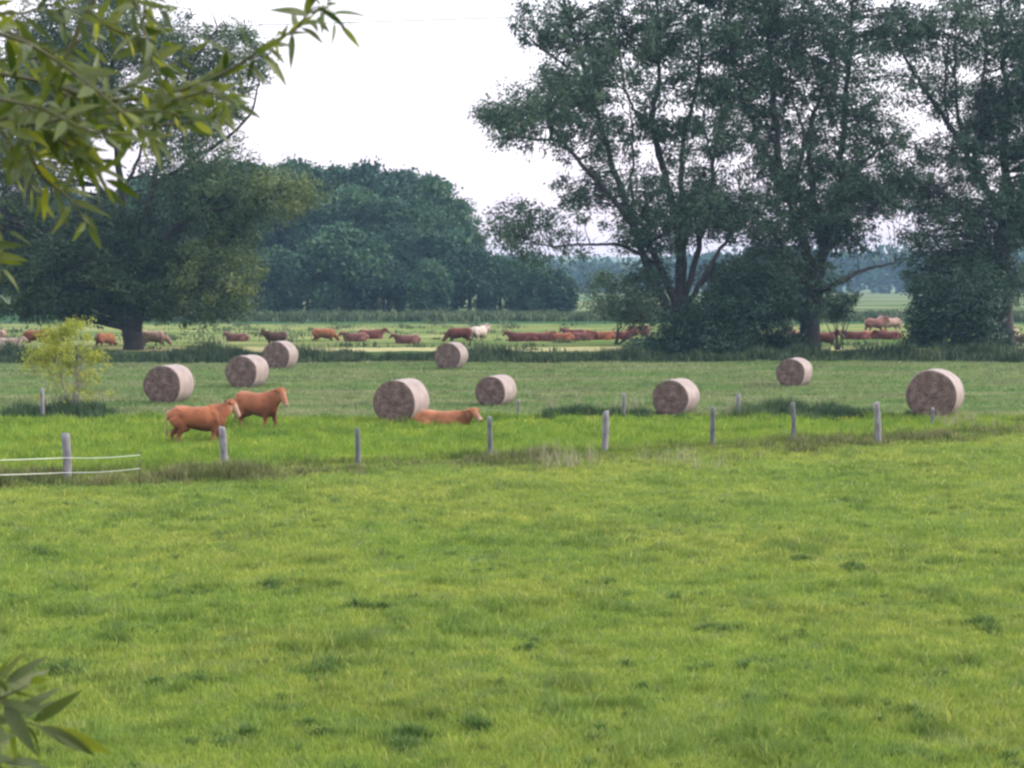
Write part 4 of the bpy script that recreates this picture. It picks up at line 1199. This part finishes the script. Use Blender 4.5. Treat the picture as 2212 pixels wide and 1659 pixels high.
def cow(kind, px, feet, scale, yaw, colr, label, group=None, sink=0.0):
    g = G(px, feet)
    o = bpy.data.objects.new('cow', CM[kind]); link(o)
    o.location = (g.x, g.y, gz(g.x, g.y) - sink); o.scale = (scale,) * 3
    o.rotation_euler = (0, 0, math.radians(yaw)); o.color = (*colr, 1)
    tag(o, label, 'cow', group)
    return o
GC = 'brown cows on the near strip'
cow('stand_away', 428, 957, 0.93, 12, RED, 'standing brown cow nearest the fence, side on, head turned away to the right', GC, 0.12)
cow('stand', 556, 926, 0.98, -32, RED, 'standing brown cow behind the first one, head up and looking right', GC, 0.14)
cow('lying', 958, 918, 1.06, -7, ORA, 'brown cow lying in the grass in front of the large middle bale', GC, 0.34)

GH = 'herd of cattle in the far pasture'
herd = [
    ('stand', -10, 740, 1.0, 170, PALE, 'pale cow at the very left edge of the far pasture'),
    ('lying2', 18, 748, 1.0, 20, CRE, 'cream cow lying at the left edge below the others'),
    ('graze', 78, 742, 1.05, 185, RED, 'red cow grazing left of the yellow bush'),
    ('graze', 108, 738, 1.0, 10, DRED, 'dark red cow half behind the yellow bush'),
    ('graze', 228, 748, 1.0, 60, ORA, 'orange cow between the yellow bush and the left willow trunk'),
    ('graze', 332, 746, 1.1, 8, PALE, 'pale tan cow grazing just right of the left willow trunk'),
    ('lying', 512, 737, 1.05, 175, PINK, 'pinkish brown cow lying above the second bale from the left'),
    ('stand', 596, 742, 0.95, 200, BRO, 'brown cow standing right above the rearmost left bale'),
    ('graze', 700, 736, 1.05, 12, ORA, 'orange-brown cow with pale head, alone left of the middle of the pasture'),
    ('lying', 768, 738, 1.1, 185, PINK, 'pinkish cow lying in front of a dark red one'),
    ('lying2', 800, 732, 1.2, 5, DRED, 'dark red cow lying behind a pinkish one'),
    ('lying', 880, 741, 1.1, 188, PINK, 'dull brown cow lying low in the grass left of the distant middle bale'),
    ('graze', 992, 738, 1.1, 185, DRED, 'red cow with dark head lowered to the left, beside the whitish cow'),
    ('stand', 1035, 736, 1.15, 60, CRE, 'whitish cow standing with its rump to the picture'),
    ('lying', 1125, 737, 1.15, 182, DRED, 'leftmost cow of the long resting row, dark head'),
    ('lying2', 1168, 737, 1.1, 5, DRED, 'second cow in the long resting row'),
    ('lying', 1212, 737, 1.1, 180, RED, 'third cow in the long resting row'),
    ('lying2', 1258, 735, 1.05, 8, DRED, 'fourth cow in the long resting row'),
    ('lying', 1300, 734, 1.1, 175, RED, 'fifth cow in the long resting row'),
    ('lying2', 1342, 733, 1.1, 2, DRED, 'sixth cow in the long resting row'),
    ('graze', 1378, 731, 1.1, 185, PINK, 'last cow of the long resting row, next to the dark shrub'),
    ('lying', 1240, 729, 1.1, 170, DRED, 'cow resting behind the middle of the long row'),
    ('stand', 1520, 742, 1.0, 10, RED, 'red cow half hidden behind the wide dark shrub'),
    ('lying', 1560, 740, 1.0, 185, DRED, 'dark red cow behind the right end of the wide dark shrub'),
    ('stand', 1712, 738, 1.0, 100, RED, 'red cow just left of the single willow trunk'),
    ('stand', 1782, 745, 1.0, 15, DRED, 'dark red cow just right of the single willow trunk'),
    ('lying', 1850, 734, 1.1, 180, DRED, 'dark red cow lying in the gap between the right-hand trunks, left one'),
    ('lying2', 1884, 732, 1.1, 0, RED, 'red cow lying in the gap between the right-hand trunks, middle one'),
    ('lying', 1920, 733, 1.1, 175, DRED, 'dark red cow lying in the gap beside the rounded shrub'),
    ('stand', 1890, 715, 1.2, 20, PINK, 'pinkish cow standing behind the lying ones in the gap'),
    ('stand', 1925, 713, 1.2, 200, PALE, 'pale cow standing farther back in the gap beside the rounded shrub'),
    ('stand', 2188, 744, 1.15, 80, PALE, 'pale pink cow just right of the forked trunk'),
    ('lying', 2212, 740, 1.1, 180, BRO, 'brown cow cut by the right edge of the picture'),
]
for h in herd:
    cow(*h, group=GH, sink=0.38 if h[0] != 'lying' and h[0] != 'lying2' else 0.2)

# ------------------------------------------------------------------ the near willow whose branches hang into the picture
def near_willow():
    random.seed(77)
    D = 3.0
    org = Vector((-3.3, 2.4, gz(-3.3, 2.4) - 0.1))
    root = empty('near_willow', org)
    tag(root, 'close willow with long narrow olive leaves hanging in from the left edge', 'tree')
    tb = Tubes()
    tr = [org, org + Vector((0.1, 0.1, 1.2)), Vector((-3.0, 2.6, 4.6)), Vector((-2.6, 2.9, 6.2)), Vector((-2.2, 3.1, 7.5))]
    sp = smooth_path([p - org for p in tr], 5)
    tb.add(sp, [0.17 - 0.10 * i / (len(sp) - 1) for i in range(len(sp))], 12)
    tb.build('trunk', M['bark'], root)
    tw = Tubes(); leaves = []
    def twig(pxpts, D0, D1, r0, step=0.035, ll=0.085, skip=0.0, up=0.0):
        n = len(pxpts)
        pts = [P(p[0], p[1], D0 + (D1 - D0) * i / max(1, n - 1)) for i, p in enumerate(pxpts)]
        sp = smooth_path(pts, 6)
        tw.add([p - org for p in sp], [r0 * (1 - 0.85 * i / (len(sp) - 1)) + 0.0008 for i in range(len(sp))], 6)
        acc = 0; s = 1
        for i in range(1, len(sp)):
            seg = sp[i] - sp[i - 1]; L = seg.length; t = seg.normalized(); q = 0
            while acc + (L - q) >= step:
                q += step - acc; acc = 0
                p = sp[i - 1] + t * q
                f = (i + q / L) / len(sp)
                if f < skip or random.random() < 0.22: continue
                side = t.cross(Vector((random.gauss(0, .5), -1, random.gauss(0, .5)))).normalized() * s
                s = -s
                d = (t * random.uniform(.2, 1.0) + side * random.uniform(.1, 1.1) + Vector((random.gauss(0, .35), random.gauss(0, .8), -0.18 + up + random.gauss(0, .3)))).normalized()
                leaves.append((p, d, ll * random.uniform(.55, 1.3) * (0.75 if f > .93 else 1)))
            acc += L - q
        leaves.append((sp[-1], (sp[-1] - sp[-2]).normalized(), ll * .8))
    # thick carrying branches from outside the picture
    limb = lambda pts, r0, r1: tw.add([p - org for p in smooth_path(pts, 6)], [r0 + (r1 - r0) * i / (6 * (len(pts) - 1)) for i in range(6 * (len(pts) - 1) + 1)], 8)
    limb([Vector((-2.95, 2.62, 4.9)), P(-500, -60, 2.8), P(-150, -120, 3.0), P(150, -160, 3.05), P(420, -200, 3.1)], 0.035, 0.010)
    limb([Vector((-3.0, 2.6, 4.6)), P(-600, 330, 2.8), P(-250, 300, 2.9), P(-20, 260, 3.0), P(150, 235, 3.05)], 0.030, 0.006)
    limb([P(300, -180, 3.08), P(250, -80, 3.05), P(190, 20, 3.05), P(150, 110, 3.05), P(110, 180, 3.05)], 0.0075, 0.0045)
    limb([Vector((-3.2, 2.45, 3.0)), P(-800, 1640, 2.6), P(-300, 1600, 2.6), P(-90, 1590, 2.6)], 0.022, 0.005)
    # leafy twigs: (points, depth start, depth end)
    T = [
        ([(110, 180), (230, 215), (370, 200), (480, 160), (560, 110), (600, 85), (650, 55), (700, 10)], 3.05, 3.0, .005),
        ([(150, 235), (280, 240), (380, 215), (450, 200), (510, 225)], 3.05, 2.9, .004),
        ([(120, 190), (220, 250), (330, 270), (420, 260), (480, 240)], 3.1, 3.2, .004),
        ([(60, 250), (130, 300), (190, 350), (230, 400)], 3.0, 2.9, .004),
        ([(30, 250), (60, 320), (90, 380), (150, 430), (185, 480)], 3.0, 3.0, .004),
        ([(-40, 240), (20, 300), (40, 360), (80, 420)], 3.1, 3.05, .004),
        ([(-60, 150), (60, 170), (180, 200), (270, 190), (350, 150), (400, 120)], 3.2, 3.3, .004),
        ([(-60, 60), (50, 90), (150, 150), (250, 230), (330, 300)], 2.9, 2.8, .004),
        ([(-60, 20), (40, 30), (110, 10), (170, 30)], 3.1, 3.0, .003),
        ([(250, -80), (290, 0), (310, 60), (330, 130), (350, 190)], 3.0, 2.95, .003),
        ([(330, -120), (300, -30), (330, 10), (350, 20)], 3.1, 3.0, .003),
        ([(190, 20), (240, 60), (300, 80), (340, 90)], 3.1, 3.1, .003),
        ([(-80, 200), (0, 215), (90, 235), (200, 285), (290, 290)], 2.8, 2.75, .004),
        ([(-80, 120), (20, 130), (100, 120), (170, 90), (210, 60)], 3.3, 3.3, .003),
        ([(-80, 330), (0, 350), (60, 345), (120, 330), (210, 345)], 3.2, 3.1, .003),
        ([(-60, 460), (-20, 480), (10, 495)], 3.0, 3.0, .002),
        ([(-60, 520), (-25, 550), (0, 575)], 3.0, 3.0, .002),
        ([(640, 62), (665, 30), (690, 15), (730, 50)], 3.0, 3.0, .0015),
        ([(430, 190), (470, 205), (500, 215)], 3.0, 3.1, .002),
        ([(-90, 90), (10, 200), (110, 260), (230, 300)], 3.0, 3.0, .004),
        ([(-80, 280), (60, 270), (180, 250), (320, 240), (400, 250)], 2.9, 2.9, .004),
        ([(0, 60), (90, 110), (140, 190), (170, 280), (160, 350)], 3.1, 3.0, .003),
        ([(200, 200), (260, 250), (340, 220), (440, 170)], 3.2, 3.3, .003),
    ]
    for (pp, a0, a1, r) in T: twig(pp, a0, a1, r, step=0.0080, ll=0.070)
    for (pp, a0, a1, r) in [
        ([(-200, 1595), (-60, 1530), (20, 1500), (60, 1480)], 2.6, 2.5, .003),
        ([(-200, 1600), (-60, 1570), (50, 1560), (110, 1580)], 2.6, 2.6, .003),
        ([(-200, 1620), (-90, 1640), (0, 1645), (60, 1655)], 2.5, 2.4, .003),
        ([(-150, 1590), (-70, 1540), (-30, 1505), (5, 1480)], 2.6, 2.6, .003)]:
        twig(pp, a0, a1, r, step=0.0105, ll=0.098, up=.1)
    tw.build('twigs', M['twig'], root)
    V, Fc, ti = [], [], []
    K = 7
    for (p, d, L) in leaves:
        side = d.cross(Vector((random.gauss(0, .6), -0.7, random.gauss(0.3, .6))))
        if side.length < .05: side = d.cross(Vector((1, 0, 0)))
        side.normalize(); up = side.cross(d)
        if up.z < 0 and random.random() < .75: up = -up; side = -side
        droop = random.uniform(.05, .35); wd = L * random.uniform(.16, .25); tw_ = random.gauss(0, .5)
        b0 = len(V)
        for k in range(K):
            t = k / (K - 1)
            c = p + d * (0.008 + L * t) - up * (L * droop * t * t)
            hw = wd * 0.5 * (math.sin(math.pi * min(1, t ** 0.8 + 0.02)) ** 0.85) * (1 if t < .98 else .02) + 0.0004
            s_ = (side * math.cos(tw_ * t) + up * math.sin(tw_ * t))
            fold = up * hw * 0.28
            V += [tuple(c + s_ * hw + fold - org), tuple(c - org), tuple(c - s_ * hw + fold - org)]
        tint = min(1, max(0, random.gauss(.43, .30)))
        for k in range(K - 1):
            q = b0 + 3 * k
            Fc += [(q, q + 1, q + 4, q + 3), (q + 1, q + 2, q + 5, q + 4)]; ti += [tint, tint]
    mobj('foliage', np_mesh('foliage', np.array(V), np.array(Fc), 4, np.array(ti), smooth=True), M['near_leaf'], root)
    print('near leaves', len(leaves))
near_willow()

# ------------------------------------------------------------------ evening haze over the whole meadow
def haze():
    bm = bmesh.new()
    bmesh.ops.create_cube(bm, size=1)
    me = bpy.data.meshes.new('haze'); bm.to_mesh(me); bm.free()
    m = bpy.data.materials.new('haze'); m.use_nodes = True
    N, L = m.node_tree.nodes, m.node_tree.links
    N.remove(N['Principled BSDF'])
    v = N.new('ShaderNodeVolumePrincipled')
    v.inputs['Color'].default_value = (0.42, 0.70, 0.98, 1)
    v.inputs['Density'].default_value = 0.00032
    v.inputs['Anisotropy'].default_value = 0.0
    L.new(v.outputs[0], N['Material Output'].inputs['Volume'])
    o = mobj('haze', me, m)
    o.location = (0, 735, 19.5); o.scale = (7000, 1540, 43.0)
    tag(o, 'thin blue evening haze over the whole meadow', 'haze', kind='stuff')
haze()
